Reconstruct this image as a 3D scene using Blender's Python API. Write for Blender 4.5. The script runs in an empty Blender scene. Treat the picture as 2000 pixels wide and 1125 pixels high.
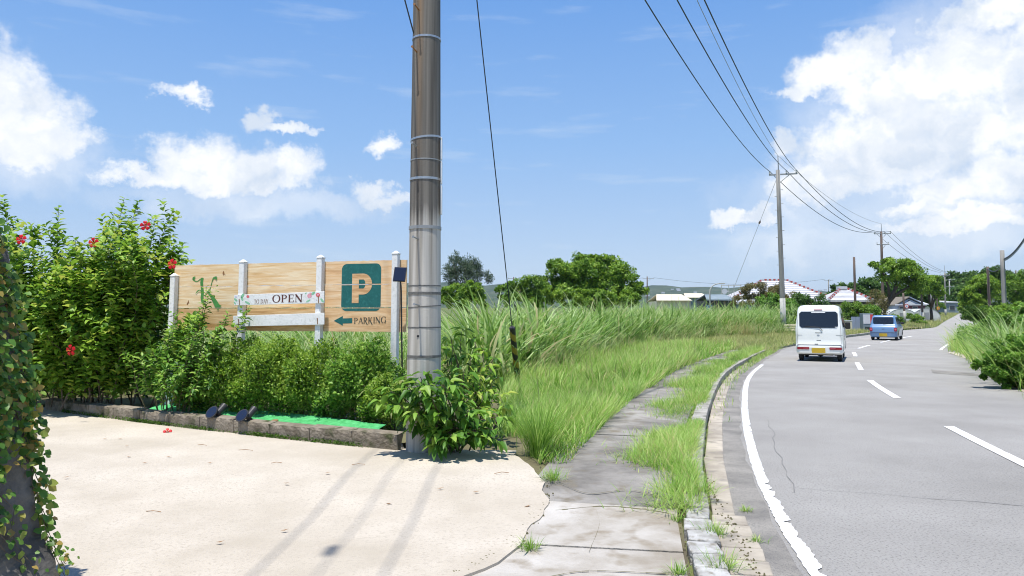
import bpy, math, random
import numpy as np
from mathutils import Vector, Matrix
random.seed(7)
rng = np.random.default_rng(11)
sc = bpy.context.scene
col = sc.collection
R = math.radians

# ------------------------------------------------------------------ camera
F, PITCH, HZ, EYE = 1455.0, R(5.5), 612.0, 1.6          # focal length and horizon measured on the photograph
CYP = HZ - F * math.tan(PITCH)
cam = bpy.data.cameras.new('camera')
cam.sensor_width = 36.0
cam.lens = 36.0 * F / 2000.0
cam.shift_y = -(562.5 - CYP) / 2000.0
cam.clip_start, cam.clip_end = 0.05, 20000
cam_o = bpy.data.objects.new('camera', cam)
col.objects.link(cam_o)
cam_o.location = (0, 0, EYE)
cam_o.rotation_euler = (R(90) + PITCH, 0, 0)
sc.camera = cam_o

# ------------------------------------------------------------------ light and sky
SUN_EL = R(75)
SUN_AZ = math.atan2(-0.42, -0.91)                       # clockwise from +Y (behind the photographer, to the left)
sun = bpy.data.lights.new('sun', 'SUN')
sun.energy, sun.angle, sun.color = 5.0, R(0.53), (1.0, 0.955, 0.88)
sun_o = bpy.data.objects.new('sun', sun)
col.objects.link(sun_o)
sdir = Vector((math.sin(SUN_AZ) * math.cos(SUN_EL), math.cos(SUN_AZ) * math.cos(SUN_EL), math.sin(SUN_EL)))
sun_o.rotation_euler = sdir.to_track_quat('Z', 'Y').to_euler()
sc.view_settings.view_transform = 'Standard'
sc.view_settings.look = 'None'
sc.view_settings.gamma = 1.0
sc.view_settings.exposure = 0.32
sc.view_settings.use_curve_mapping = False
sc.cycles.use_denoising = True
try:
    sc.cycles.denoiser = 'OPENIMAGEDENOISE'
except Exception:
    pass
sc.cycles.filter_width = 1.05
sc.cycles.max_bounces = 8
sc.cycles.transparent_max_bounces = 8

def ray(px, py):
    u, v = (px - 1000) / F, (CYP - py) / F
    c, s = math.cos(PITCH), math.sin(PITCH)
    return Vector((u, c - v * s, s + v * c))

def azel(px, py):
    d = ray(px, py).normalized()
    return math.atan2(d.x, d.y), math.asin(d.z)

def build_world():
    w = bpy.data.worlds.new('World')
    sc.world = w
    w.use_nodes = True
    nt = w.node_tree
    N, L = nt.nodes, nt.links
    N.clear()
    out = N.new('ShaderNodeOutputWorld')
    bg = N.new('ShaderNodeBackground')
    bg.inputs['Strength'].default_value = 0.105
    L.new(bg.outputs[0], out.inputs[0])
    sky = N.new('ShaderNodeTexSky')
    sky.sky_type = 'NISHITA'
    sky.sun_disc = False
    sky.sun_elevation = SUN_EL
    sky.sun_rotation = SUN_AZ
    sky.altitude = 10
    sky.air_density, sky.dust_density, sky.ozone_density = 1.0, 0.35, 3.0
    def vm(op, a, b=None, c=None):
        n = N.new('ShaderNodeVectorMath'); n.operation = op
        for i, x in enumerate((a, b, c)):
            if x is None: continue
            if isinstance(x, (tuple, list)): n.inputs[i].default_value = x
            else: L.new(x, n.inputs[i])
        return n
    def m(op, a, b=None, c=None, clamp=False):
        n = N.new('ShaderNodeMath'); n.operation = op; n.use_clamp = clamp
        for i, x in enumerate((a, b, c)):
            if x is None: continue
            if isinstance(x, (int, float)): n.inputs[i].default_value = x
            else: L.new(x, n.inputs[i])
        return n.outputs[0]
    def noise(vec, scale, detail, rough=0.55):
        n = N.new('ShaderNodeTexNoise'); n.noise_dimensions = '3D'
        n.inputs['Scale'].default_value = scale; n.inputs['Detail'].default_value = detail
        n.inputs['Roughness'].default_value = rough
        L.new(vec, n.inputs['Vector'])
        return n
    tc = N.new('ShaderNodeTexCoord')
    d = vm('NORMALIZE', tc.outputs['Generated']).outputs[0]
    sep = N.new('ShaderNodeSeparateXYZ'); L.new(d, sep.inputs[0])
    az = m('ARCTAN2', sep.outputs[0], sep.outputs[1])
    el = m('ARCSINE', sep.outputs[2])
    comb = N.new('ShaderNodeCombineXYZ'); L.new(az, comb.inputs[0]); L.new(el, comb.inputs[1])
    p = comb.outputs[0]
    # billows: warp the sky coordinates before the cloud bodies are evaluated
    n1 = noise(p, 9.0, 2.0)
    n2 = noise(p, 24.0, 9.0, 0.66)
    w1 = vm('MULTIPLY', vm('SUBTRACT', n1.outputs['Color'], (0.5, 0.5, 0.5)).outputs[0], (0.085, 0.050, 0))
    w2 = vm('MULTIPLY', vm('SUBTRACT', n2.outputs['Color'], (0.5, 0.5, 0.5)).outputs[0], (0.075, 0.065, 0))
    pw = vm('ADD', vm('ADD', p, w1.outputs[0]).outputs[0], w2.outputs[0]).outputs[0]
    clouds = [(-80, 170, 130, 120), (0, 215, 95, 110), (70, 240, 85, 75), (120, 275, 70, 40), (60, 285, 110, 45),
              (340, 312, 60, 48), (420, 315, 75, 55), (500, 328, 70, 45), (590, 330, 62, 42), (270, 348, 65, 22), (430, 352, 200, 22),
              (355, 182, 45, 17), (517, 222, 28, 22), (560, 243, 60, 13), (745, 282, 32, 22), (725, 375, 32, 20), (750, 395, 35, 14),
              (1680, 105, 75, 50), (1610, 150, 70, 45), (1570, 178, 60, 18), (1720, 175, 120, 60), (1790, 150, 80, 60), (1890, 130, 100, 90),
              (1770, 235, 170, 50), (1900, 255, 150, 60), (2060, 120, 150, 190), (1960, 20, 170, 40), (1535, 288, 30, 22), (1600, 306, 10, 8),
              (1600, 365, 125, 40), (1690, 350, 50, 35), (1840, 370, 90, 42), (1950, 345, 110, 60), (1770, 405, 60, 16),
              (1720, 300, 200, 70), (1880, 440, 200, 20), (1430, 432, 45, 14), (1490, 424, 35, 20), (1900, 415, 180, 16)]
    ells = []
    for (x, y, rx, ry) in clouds:
        a0, e0 = azel(x, y)
        k = math.cos(a0) ** 2
        ells.append((a0, e0, rx / F * k * 1.05, ry / F * math.cos(a0) * 1.05))
    rr = random.Random(5)
    a = R(46)
    while a < R(318):                                  # the same broken cumulus goes on all round the horizon
        e0 = R(rr.uniform(7, 26))
        for k in range(3):
            ells.append((((a + R(rr.uniform(-4, 4)) + math.pi) % (2 * math.pi)) - math.pi, e0 + R(rr.uniform(-1, 2.2)), R(rr.uniform(2.5, 5)), R(rr.uniform(1.2, 2.6))))
        a += R(rr.uniform(22, 34))
    cur = None
    for (a0, e0, ra, re) in ells:
        q = vm('MULTIPLY_ADD', pw, (1 / ra, 1 / re, 0), (-a0 / ra, -e0 / re, 0)).outputs[0]
        dd = vm('DOT_PRODUCT', q, q).outputs['Value']
        if cur is None: cur = dd
        else: cur = m('SMOOTH_MIN', cur, dd, 0.35)
    n3 = noise(p, 60.0, 5.0, 0.6)
    fld = m('ADD', m('SUBTRACT', 1.15, cur), m('MULTIPLY', m('SUBTRACT', n3.outputs['Fac'], 0.5), 1.5))
    mr = N.new('ShaderNodeMapRange'); mr.interpolation_type = 'SMOOTHERSTEP'
    mr.inputs['From Min'].default_value = -0.7; mr.inputs['From Max'].default_value = 1.25
    L.new(fld, mr.inputs['Value'])
    # wide thin veils behind the cumulus
    veil = None
    for (x, y, rx, ry) in ((1830, 230, 330, 200), (1750, 470, 380, 55), (40, 300, 190, 80), (1640, 380, 240, 80), (1950, 60, 330, 120), (520, 400, 300, 30)):
        a0, e0 = azel(x, y); k = math.cos(a0) ** 2; ra, re = rx / F * k, ry / F * math.cos(a0)
        q = vm('MULTIPLY_ADD', pw, (1 / ra, 1 / re, 0), (-a0 / ra, -e0 / re, 0)).outputs[0]
        dd = vm('DOT_PRODUCT', q, q).outputs['Value']
        veil = dd if veil is None else m('SMOOTH_MIN', veil, dd, 0.5)
    vr = N.new('ShaderNodeMapRange'); vr.interpolation_type = 'SMOOTHSTEP'
    vr.inputs['From Min'].default_value = 1.5; vr.inputs['From Max'].default_value = 0.1; vr.inputs['To Max'].default_value = 0.50
    L.new(veil, vr.inputs['Value'])
    vv = m('MULTIPLY', vr.outputs[0], m('MULTIPLY_ADD', n1.outputs['Fac'], 1.5, 0.15, clamp=True))
    alpha = m('MAXIMUM', mr.outputs[0], vv)
    # thin high veil and wisps
    st = vm('MULTIPLY', p, (3.0, 20.0, 1.0)).outputs[0]
    nw = noise(st, 1.6, 5.0, 0.6)
    wr = N.new('ShaderNodeMapRange'); wr.inputs['From Min'].default_value = 0.56; wr.inputs['From Max'].default_value = 0.85
    wr.inputs['To Max'].default_value = 0.42
    L.new(nw.outputs['Fac'], wr.inputs['Value'])
    # soft grey underside
    n4 = noise(pw, 13.0, 4.0, 0.5)
    sh = N.new('ShaderNodeMapRange'); sh.inputs['From Min'].default_value = 0.40; sh.inputs['From Max'].default_value = 0.66
    L.new(n4.outputs['Fac'], sh.inputs['Value'])
    cc = N.new('ShaderNodeMix'); cc.data_type = 'RGBA'
    cc.inputs['A'].default_value = (8.2, 8.3, 8.4, 1); cc.inputs['B'].default_value = (5.4, 6.1, 7.1, 1)
    L.new(sh.outputs[0], cc.inputs['Factor'])
    hs = N.new('ShaderNodeHueSaturation')
    hs.inputs['Saturation'].default_value = 1.12; hs.inputs['Value'].default_value = 1.25
    L.new(sky.outputs[0], hs.inputs['Color'])
    gr = N.new('ShaderNodeValToRGB'); e = gr.color_ramp.elements      # humid summer blue, paler towards the horizon, the same all round
    e[0].position, e[0].color = 0.0, (0.56, 0.71, 0.93, 1)
    e[1].position, e[1].color = 1.0, (0.06, 0.20, 0.66, 1)
    for pos, c in ((0.06, (0.55, 0.71, 0.95, 1)), (0.22, (0.34, 0.58, 0.98, 1)), (0.40, (0.19, 0.43, 0.93, 1))):
        x = e.new(pos); x.color = c
    L.new(sep.outputs[2], gr.inputs[0])
    gs = vm('SCALE', gr.outputs[0]); gs.inputs['Scale'].default_value = 7.0
    mxs = N.new('ShaderNodeMix'); mxs.data_type = 'RGBA'; mxs.inputs['Factor'].default_value = 0.85
    L.new(hs.outputs[0], mxs.inputs['A']); L.new(gs.outputs[0], mxs.inputs['B'])
    mx1 = N.new('ShaderNodeMix'); mx1.data_type = 'RGBA'
    L.new(wr.outputs[0], mx1.inputs['Factor']); L.new(mxs.outputs['Result'], mx1.inputs['A']); mx1.inputs['B'].default_value = (6.2, 6.8, 7.4, 1)
    mx = N.new('ShaderNodeMix'); mx.data_type = 'RGBA'
    L.new(alpha, mx.inputs['Factor']); L.new(mx1.outputs['Result'], mx.inputs['A']); L.new(cc.outputs['Result'], mx.inputs['B'])
    L.new(mx.outputs['Result'], bg.inputs['Color'])
    w.cycles.sampling_method = 'MANUAL'
    w.cycles.sample_map_resolution = 512
build_world()

# ------------------------------------------------------------------ helpers
def rise(y):                                           # the land climbs gently beyond the bend
    t = (y - 85) / 155.0
    return 0.0 if t <= 0 else 3.4 * min(t, 1.0) ** 1.3

def G(px, py, z=0.0):                                  # the point of the plane at height z seen at a pixel
    d = ray(px, py)
    t = (z - EYE) / d.z
    return Vector((d.x * t, d.y * t, z))

def at(px, py, y):                                     # the point at depth y seen at a pixel
    d = ray(px, py)
    t = y / d.y
    return Vector((d.x * t, y, EYE + d.z * t))

def tag(o, label=None, cat=None, group=None, kind=None):
    if label: o['label'] = label
    if cat: o['category'] = cat
    if group: o['group'] = group
    if kind: o['kind'] = kind
    return o

def empty(name, loc=(0, 0, 0), rz=0.0):
    o = bpy.data.objects.new(name, None)
    o.empty_display_size = 0.2
    o.location = loc
    o.rotation_euler = (0, 0, rz)
    col.objects.link(o)
    return o

class MB:
    def __init__(s):
        s.v, s.f = [], []
    def add(s, vs, fs):
        o = len(s.v)
        s.v += [tuple(v) for v in vs]
        s.f += [tuple(i + o for i in f) for f in fs]
        return s
    def poly(s, pts):
        return s.add(pts, [tuple(range(len(pts)))])
    def box(s, c, size, M=None, taper=1.0):
        hx, hy, hz = size[0] / 2, size[1] / 2, size[2] / 2
        vs = []
        for z in (-1, 1):
            k = taper if z > 0 else 1.0
            for (x, y) in ((-1, -1), (1, -1), (1, 1), (-1, 1)):
                p = Vector((x * hx * k, y * hy * k, z * hz))
                if M: p = M @ p
                vs.append(Vector(c) + p)
        return s.add(vs, [(3, 2, 1, 0), (4, 5, 6, 7), (0, 1, 5, 4), (1, 2, 6, 5), (2, 3, 7, 6), (3, 0, 4, 7)])
    def prism(s, pts, off):                            # polygon pts swept by vector off
        n = len(pts)
        off = Vector(off)
        vs = [Vector(p) for p in pts] + [Vector(p) + off for p in pts]
        return s.add(vs, [tuple(range(n - 1, -1, -1)), tuple(range(n, 2 * n))] + [(i, (i + 1) % n, (i + 1) % n + n, i + n) for i in range(n)])
    def tube(s, pts, rad, n=8, caps=True):
        pts = [Vector(p) for p in pts]
        if not isinstance(rad, (list, tuple)): rad = [rad] * len(pts)
        vs, fs = [], []
        up = None
        for i, p in enumerate(pts):
            t = (pts[min(i + 1, len(pts) - 1)] - pts[max(i - 1, 0)]).normalized()
            if up is None:
                up = Vector((1, 0, 0)) if abs(t.x) < 0.8 else Vector((0, 1, 0))
            a = (up - t * up.dot(t)).normalized()
            up = a
            b = t.cross(a)
            for k in range(n):
                an = 2 * math.pi * k / n
                vs.append(p + (a * math.cos(an) + b * math.sin(an)) * rad[i])
        for i in range(len(pts) - 1):
            for k in range(n):
                k2 = (k + 1) % n
                fs.append((i * n + k, i * n + k2, (i + 1) * n + k2, (i + 1) * n + k))
        if caps:
            fs.append(tuple(range(n - 1, -1, -1)))
            fs.append(tuple(range((len(pts) - 1) * n, len(pts) * n)))
        return s.add(vs, fs)
    def build(s, name, mat, parent=None, smooth=False, bevel=0.0):
        me = bpy.data.meshes.new(name)
        base = parent.location if (parent is not None and parent.parent is None) else Vector()
        me.from_pydata(s.v, [], s.f)
        o = bpy.data.objects.new(name, me)
        if mat: me.materials.append(mat)
        col.objects.link(o)
        if parent is not None: o.parent = parent
        if smooth:
            me.polygons.foreach_set('use_smooth', [True] * len(me.polygons))
        if bevel:
            b = o.modifiers.new('bevel', 'BEVEL'); b.width = bevel; b.segments = 2; b.limit_method = 'ANGLE'
        return o

def np_mesh(name, V, Fq, mat, parent=None, rnd=None, smooth=False):
    """mesh from arrays; Fq is (n,k) of equal-size faces; rnd one value per vertex"""
    me = bpy.data.meshes.new(name)
    nv, nf, k = len(V), len(Fq), Fq.shape[1]
    me.vertices.add(nv)
    me.vertices.foreach_set('co', np.asarray(V, np.float32).ravel())
    me.loops.add(nf * k)
    me.loops.foreach_set('vertex_index', np.asarray(Fq, np.int32).ravel())
    me.polygons.add(nf)
    me.polygons.foreach_set('loop_start', np.arange(nf, dtype=np.int32) * k)
    if smooth: me.polygons.foreach_set('use_smooth', np.ones(nf, bool))
    if rnd is not None:
        a = me.attributes.new('rnd', 'FLOAT', 'POINT')
        a.data.foreach_set('value', np.asarray(rnd, np.float32))
    me.update(calc_edges=True)
    me.validate()
    if mat: me.materials.append(mat)
    o = bpy.data.objects.new(name, me)
    col.objects.link(o)
    if parent is not None: o.parent = parent
    return o

# ------------------------------------------------------------------ materials
def _nt(name):
    m = bpy.data.materials.new(name)
    m.use_nodes = True
    return m, m.node_tree.nodes, m.node_tree.links, m.node_tree.nodes['Principled BSDF']

def pm(name, c1, c2=None, scale=4.0, rough=0.75, metal=0.0, bump=0.0, bscale=None, spec=0.4, detail=6.0, stretch=(1, 1, 1), lo=0.35, hi=0.65, c3=None, s3=30.0, coat=0.0):
    m, N, L, b = _nt(name)
    b.inputs['Roughness'].default_value = rough
    b.inputs['Metallic'].default_value = metal
    b.inputs['Specular IOR Level'].default_value = spec
    b.inputs['Coat Weight'].default_value = coat
    b.inputs['Coat Roughness'].default_value = 0.08
    b.inputs['Base Color'].default_value = (*c1, 1)
    tc = N.new('ShaderNodeTexCoord')
    mp = N.new('ShaderNodeMapping'); mp.inputs['Scale'].default_value = stretch
    L.new(tc.outputs['Object'], mp.inputs['Vector'])
    if c2:
        nz = N.new('ShaderNodeTexNoise'); nz.inputs['Scale'].default_value = scale; nz.inputs['Detail'].default_value = detail
        nz.inputs['Roughness'].default_value = 0.62
        L.new(mp.outputs[0], nz.inputs['Vector'])
        cr = N.new('ShaderNodeValToRGB')
        cr.color_ramp.elements[0].position = lo; cr.color_ramp.elements[0].color = (*c1, 1)
        cr.color_ramp.elements[1].position = hi; cr.color_ramp.elements[1].color = (*c2, 1)
        L.new(nz.outputs['Fac'], cr.inputs[0])
        last = cr.outputs[0]
        if c3:
            n3 = N.new('ShaderNodeTexNoise'); n3.inputs['Scale'].default_value = s3; n3.inputs['Detail'].default_value = 3
            L.new(mp.outputs[0], n3.inputs['Vector'])
            r3 = N.new('ShaderNodeMapRange'); r3.inputs['From Min'].default_value = 0.52; r3.inputs['From Max'].default_value = 0.72
            L.new(n3.outputs['Fac'], r3.inputs['Value'])
            mx = N.new('ShaderNodeMix'); mx.data_type = 'RGBA'
            L.new(r3.outputs[0], mx.inputs['Factor']); L.new(last, mx.inputs['A']); mx.inputs['B'].default_value = (*c3, 1)
            last = mx.outputs['Result']
        L.new(last, b.inputs['Base Color'])
    if bump:
        nb = N.new('ShaderNodeTexNoise'); nb.inputs['Scale'].default_value = bscale or scale * 6; nb.inputs['Detail'].default_value = 5
        L.new(mp.outputs[0], nb.inputs['Vector'])
        bp = N.new('ShaderNodeBump'); bp.inputs['Strength'].default_value = bump; bp.inputs['Distance'].default_value = 0.02
        L.new(nb.outputs['Fac'], bp.inputs['Height']); L.new(bp.outputs[0], b.inputs['Normal'])
    return m

def leafmat(name, cols, trans=0.35, rough=0.45, byobj=False, spec=0.35):
    m, N, L, b = _nt(name)
    out = N['Material Output']
    if byobj:
        a = N.new('ShaderNodeObjectInfo'); src = a.outputs['Random']
    else:
        a = N.new('ShaderNodeAttribute'); a.attribute_name = 'rnd'; src = a.outputs['Fac']
    cr = N.new('ShaderNodeValToRGB')
    els = cr.color_ramp.elements
    els[0].position, els[0].color = 0.0, (*cols[0], 1)
    els[1].position, els[1].color = 1.0, (*cols[-1], 1)
    for i, c in enumerate(cols[1:-1]):
        e = els.new((i + 1) / (len(cols) - 1)); e.color = (*c, 1)
    L.new(src, cr.inputs[0])
    L.new(cr.outputs[0], b.inputs['Base Color'])
    b.inputs['Roughness'].default_value = rough
    b.inputs['Specular IOR Level'].default_value = spec
    tr = N.new('ShaderNodeBsdfTranslucent')
    hs = N.new('ShaderNodeHueSaturation'); hs.inputs['Hue'].default_value = 0.485; hs.inputs['Value'].default_value = 1.5
    L.new(cr.outputs[0], hs.inputs['Color']); L.new(hs.outputs[0], tr.inputs['Color'])
    mx = N.new('ShaderNodeMixShader'); mx.inputs[0].default_value = trans
    L.new(b.outputs[0], mx.inputs[1]); L.new(tr.outputs[0], mx.inputs[2]); L.new(mx.outputs[0], out.inputs['Surface'])
    return m

M = {}
M['asphalt'] = pm('asphalt', (0.295, 0.284, 0.265), (0.395, 0.382, 0.36), 0.5, 0.95, spec=0.2, lo=0.3, hi=0.7, bump=0.9, bscale=110, c3=(0.20, 0.194, 0.185), s3=55)
M['asphalt_edge'] = pm('asphalt_edge', (0.17, 0.16, 0.145), (0.32, 0.30, 0.265), 1.6, 0.92, bump=0.5, bscale=120, c3=(0.10, 0.10, 0.10), s3=120)
M['walk'] = pm('walk', (0.13, 0.12, 0.105), (0.34, 0.32, 0.29), 1.3, 0.92, bump=0.6, bscale=90, c3=(0.19, 0.165, 0.125), s3=6)
M['walk_concrete'] = pm('walk_concrete', (0.29, 0.255, 0.205), (0.50, 0.475, 0.435), 1.3, 0.9, bump=0.5, bscale=70, c3=(0.25, 0.21, 0.155), s3=5)
M['drive'] = pm('drive', (0.43, 0.38, 0.305), (0.555, 0.50, 0.42), 0.9, 0.9, bump=0.45, bscale=120, c3=(0.40, 0.355, 0.29), s3=45)
M['paint'] = pm('paint', (0.80, 0.80, 0.80), (0.62, 0.62, 0.62), 14, 0.7, lo=0.5, hi=0.75)
M['kerb'] = pm('kerb', (0.26, 0.245, 0.21), (0.44, 0.42, 0.375), 5, 0.9, bump=0.6, bscale=60, c3=(0.17, 0.165, 0.14), s3=7)
M['kerb_pale'] = pm('kerb_pale', (0.30, 0.29, 0.265), (0.50, 0.495, 0.475), 7, 0.9, bump=0.8, bscale=60, c3=(0.24, 0.22, 0.18), s3=16)
M['gutter'] = pm('gutter', (0.24, 0.21, 0.17), (0.50, 0.445, 0.36), 1.4, 0.9, bump=0.5, bscale=60, c3=(0.22, 0.20, 0.175), s3=5)
M['soil'] = pm('soil', (0.10, 0.085, 0.05), (0.16, 0.15, 0.07), 1.5, 0.95, bump=0.8, bscale=20)
M['land'] = pm('land', (0.085, 0.115, 0.035), (0.15, 0.16, 0.06), 0.25, 0.95, bump=0.6, bscale=4)
M['sand'] = pm('sand', (0.48, 0.42, 0.33), (0.58, 0.52, 0.43), 2, 0.95, bump=0.5, bscale=50, c3=(0.38, 0.34, 0.27), s3=12)
M['tar'] = pm('tar', (0.15, 0.148, 0.145), (0.24, 0.235, 0.23), 9, 0.9)
M['white_paint'] = pm('white_paint', (0.80, 0.80, 0.785), (0.73, 0.74, 0.73), 9, 0.55, bump=0.15, bscale=40, c3=(0.64, 0.65, 0.62), s3=25)
M['rust'] = pm('rust', (0.20, 0.09, 0.035), (0.30, 0.15, 0.06), 30, 0.8)
M['black'] = pm('black', (0.02, 0.02, 0.024), (0.035, 0.035, 0.04), 20, 0.45)
M['yellow'] = pm('yellow', (0.36, 0.28, 0.04), (0.28, 0.22, 0.04), 12, 0.5)
M['steel'] = pm('steel', (0.55, 0.56, 0.57), (0.42, 0.43, 0.44), 18, 0.4, metal=0.8)
M['galv'] = pm('galv', (0.38, 0.39, 0.39), (0.30, 0.31, 0.31), 10, 0.55, metal=0.4)
M['wire'] = pm('wire', (0.03, 0.045, 0.06), None, rough=0.6)
# ------------------------------------------------------------------ road geometry
def catmull(P, n=14):
    P = [Vector(p) for p in P]
    P = [P[0] * 2 - P[1]] + P + [P[-1] * 2 - P[-2]]
    o = []
    for i in range(1, len(P) - 2):
        a, b, c, d = P[i - 1:i + 3]
        for k in range(n):
            t = k / n
            o.append(0.5 * ((2 * b) + (c - a) * t + (2 * a - 5 * b + 4 * c - d) * t * t + (3 * b - a - 3 * c + d) * t ** 3))
    o.append(P[-2])
    return o
_px = [(1600, 1125), (1520, 1000), (1475, 900), (1455, 800), (1462, 740), (1490, 712), (1520, 692), (1553, 678), (1655, 661), (1700, 655), (1761, 646)]
LP = [(-0.55, -14), (0.25, -6), (1.12, 0)] + [tuple(G(x, y)[:2]) for x, y in _px] + [(47.5, 84), (60, 104), (70, 120), (95.5, 160), (121, 200), (141, 232), (160, 255), (190, 275), (240, 290)]
_c = catmull([(p[0], p[1], 0) for p in LP])
# resample by arc length
_acc = [0.0]
for i in range(1, len(_c)): _acc.append(_acc[-1] + (_c[i] - _c[i - 1]).length)
_A = np.array(_acc); _X = np.array([p.x for p in _c]); _Y = np.array([p.y for p in _c])
S_END = _A[-1]
def line_at(s, off=0.0):
    """point at arc length s along the edge line; off > 0 is to the right (towards the road)"""
    x, y = np.interp(s, _A, _X), np.interp(s, _A, _Y)
    x2, y2 = np.interp(s + 0.6, _A, _X), np.interp(s + 0.6, _A, _Y)
    x1, y1 = np.interp(s - 0.6, _A, _X), np.interp(s - 0.6, _A, _Y)
    t = Vector((x2 - x1, y2 - y1)).normalized()
    return Vector((x + t.y * off, y - t.x * off, rise(y))), t
def s_of_y(y): return float(np.interp(y, _Y, _A))
def hk(y):                                              # kerb height, dropped at the driveway
    t = min(max((y - 5.6) / 1.6, 0), 1)
    return 0.045 + 0.080 * t * t * (3 - 2 * t)
def off_of(x, y):                                       # signed offset from the edge line of arrays of points
    i = np.clip(np.searchsorted(_Y, y), 1, len(_Y) - 1)
    xl = np.interp(y, _Y, _X)
    sl = (_X[i] - _X[i - 1]) / np.maximum(_Y[i] - _Y[i - 1], 1e-6)
    return (x - xl) / np.sqrt(1 + sl * sl)
def redge(y): return 5.5 + 1.0 * np.clip((y - 15) / 14.0, 0, 1)       # right edge of the carriageway widens into the bend
def strip(name, o0, o1, s0, s1, z0, mat, step=0.6, parent=None, zf=None, wob=0.0):
    mb = MB()
    n = max(2, int((s1 - s0) / step) + 1)
    ss = np.linspace(s0, s1, n)
    vs = []
    for s in ss:
        for o in (o0, o1):
            ov = o(float(np.interp(s, _A, _Y))) if callable(o) else o
            p, _ = line_at(s, ov + (random.uniform(-wob, wob) if wob else 0))
            p.z += (zf(p.y) if zf else 0) + z0
            vs.append(p)
    mb.add(vs, [(2 * i, 2 * i + 1, 2 * i + 3, 2 * i + 2) for i in range(n - 1)])
    return mb.build(name, mat, parent)

# the land: one sheet to the horizon, rising behind the bend
def land():
    xs = np.concatenate([np.linspace(-6000, -200, 12), np.linspace(-150, 250, 41), np.linspace(300, 6000, 14)])
    ys = np.concatenate([[-300, -100, -30], np.arange(0, 260, 6.0), [300, 400, 700, 1500, 3000, 7000]])
    V = np.array([(x, y, rise(y) - 0.05) for y in ys for x in xs])
    nx = len(xs)
    Fq = np.array([(j * nx + i, j * nx + i + 1, (j + 1) * nx + i + 1, (j + 1) * nx + i) for j in range(len(ys) - 1) for i in range(nx - 1)])
    o = np_mesh('ground', V, Fq, M['land'])
    tag(o, 'green rough land stretching to the horizon', 'ground', kind='structure')
land()
# the raised verge left of the kerb
def left_verge():
    mb = MB()
    ys = list(np.arange(-12, 84, 1.5))
    vs = []
    for y in ys:
        s = s_of_y(y)
        p, _ = line_at(s, -0.78)
        q, _ = line_at(s, -2.2)
        z = hk(y) - 0.03
        vs += [(p.x, p.y, z), (q.x, q.y, z), (q.x - 20, q.y, z), (q.x - 90, q.y, z)]
    fs = []
    for i in range(len(ys) - 1):
        for k in range(3):
            a = i * 4 + k
            fs.append((a, a + 1, a + 5, a + 4))
    mb.add(vs, fs)
    tag(mb.build('verge_ground', M['soil']), 'brown earth of the raised verge under the grass', 'verge', kind='structure')
left_verge()
S0 = s_of_y(-10)
road = strip('road', -0.30, lambda y: redge(y) + .15, S0, S_END, 0.0, M['asphalt'], 0.8)
tag(road, 'bleached grey asphalt road curving to the right', 'road', kind='structure')
strip('edge_asphalt', -0.37, -0.09, S0, s_of_y(34), 0.004, M['asphalt_edge'], 0.5, road, wob=0.03)
# white lines
def painted(name, o0, o1, s0, s1, worn=0.0):
    mb = MB()
    n = max(2, int((s1 - s0) / (0.05 if worn > .5 else 0.14)))
    ss = np.linspace(s0, s1, n + 1)
    pv = None
    for i, s in enumerate(ss):
        w = worn * random.uniform(-0.006, 0.008)
        a, _ = line_at(s, o0 + w); b, _ = line_at(s, o1 - worn * (random.uniform(-0.008, 0.016) + (random.uniform(0, .06) if random.random() < .10 else 0)))
        a.z += 0.008; b.z += 0.008
        if pv:
            mb.poly([pv[0], pv[1], b, a])
        pv = (a, b)
    return mb.build(name, M['paint'], road)
painted('edge_line', -0.054, 0.054, S0, s_of_y(23.5), 1.0)
painted('far_edge_line', 5.95, 6.07, s_of_y(36), s_of_y(90), 0.4)
def s_px(px, py):
    g = G(px, py)
    return min(np.arange(0, 120, 0.1), key=lambda s: (line_at(s, 2.75)[0].xy - g.xy).length)
for (a, b) in (((2130, 965), (1866, 834)), ((1779, 779), (1721, 744)), ((1704, 723), (1696, 709)), ((1702, 697), (1720, 689)), ((1731, 682), (1751, 675.5)), ((1768, 670), (1781, 665.5)), ((1793, 661), (1805, 657))):
    s0, s1 = sorted((s_px(*a), s_px(*b)))
    painted('centre_dash', 2.68, 2.82, s0, max(s1, s0 + 2.0), 0.15)
# tar joints and patches in the carriageway
for (s0, o0, s1, o1) in ((s_of_y(7.1), 0.2, s_of_y(6.4), 5.4), (s_of_y(6.9), 0.25, s_of_y(11.5), 0.33), (s_of_y(24), 3.2, s_of_y(22), 5.4), (s_of_y(31), 2.9, s_of_y(31.6), 5.5), (s_of_y(37), 2.9, s_of_y(37.3), 5.5)):
    n = 14
    mb = MB()
    pts = []
    for i in range(n + 1):
        t = i / n
        p, _ = line_at(s0 + (s1 - s0) * t, o0 + (o1 - o0) * t + random.uniform(-.03, .03))
        pts.append(p + Vector((0, random.uniform(-.03, .03), 0.0045)))
    for i in range(n):
        d = (pts[i + 1] - pts[i]).normalized(); nn = Vector((-d.y, d.x, 0)) * random.uniform(0.002, 0.006)
        mb.poly([pts[i] - nn, pts[i + 1] - nn, pts[i + 1] + nn, pts[i] + nn])
    mb.build('tar_joint', M['tar'], road)
a, b, c, d = G(1818, 722), G(1900, 729), G(1932, 736), G(1822, 729)
pt = MB().poly([p + Vector((0, 0, .005)) for p in (d, c, b, a)]).build('drain_patch', M['asphalt_edge'], road)
# sandy shoulder on the right
sh = strip('road_shoulder', lambda y: redge(y) - .22, lambda y: redge(y) + .5, s_of_y(9), s_of_y(34), 0.012, M['sand'], 0.5, None, wob=0.10)
tag(sh, 'sandy shoulder along the right edge of the road', 'shoulder', kind='structure')
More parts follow.
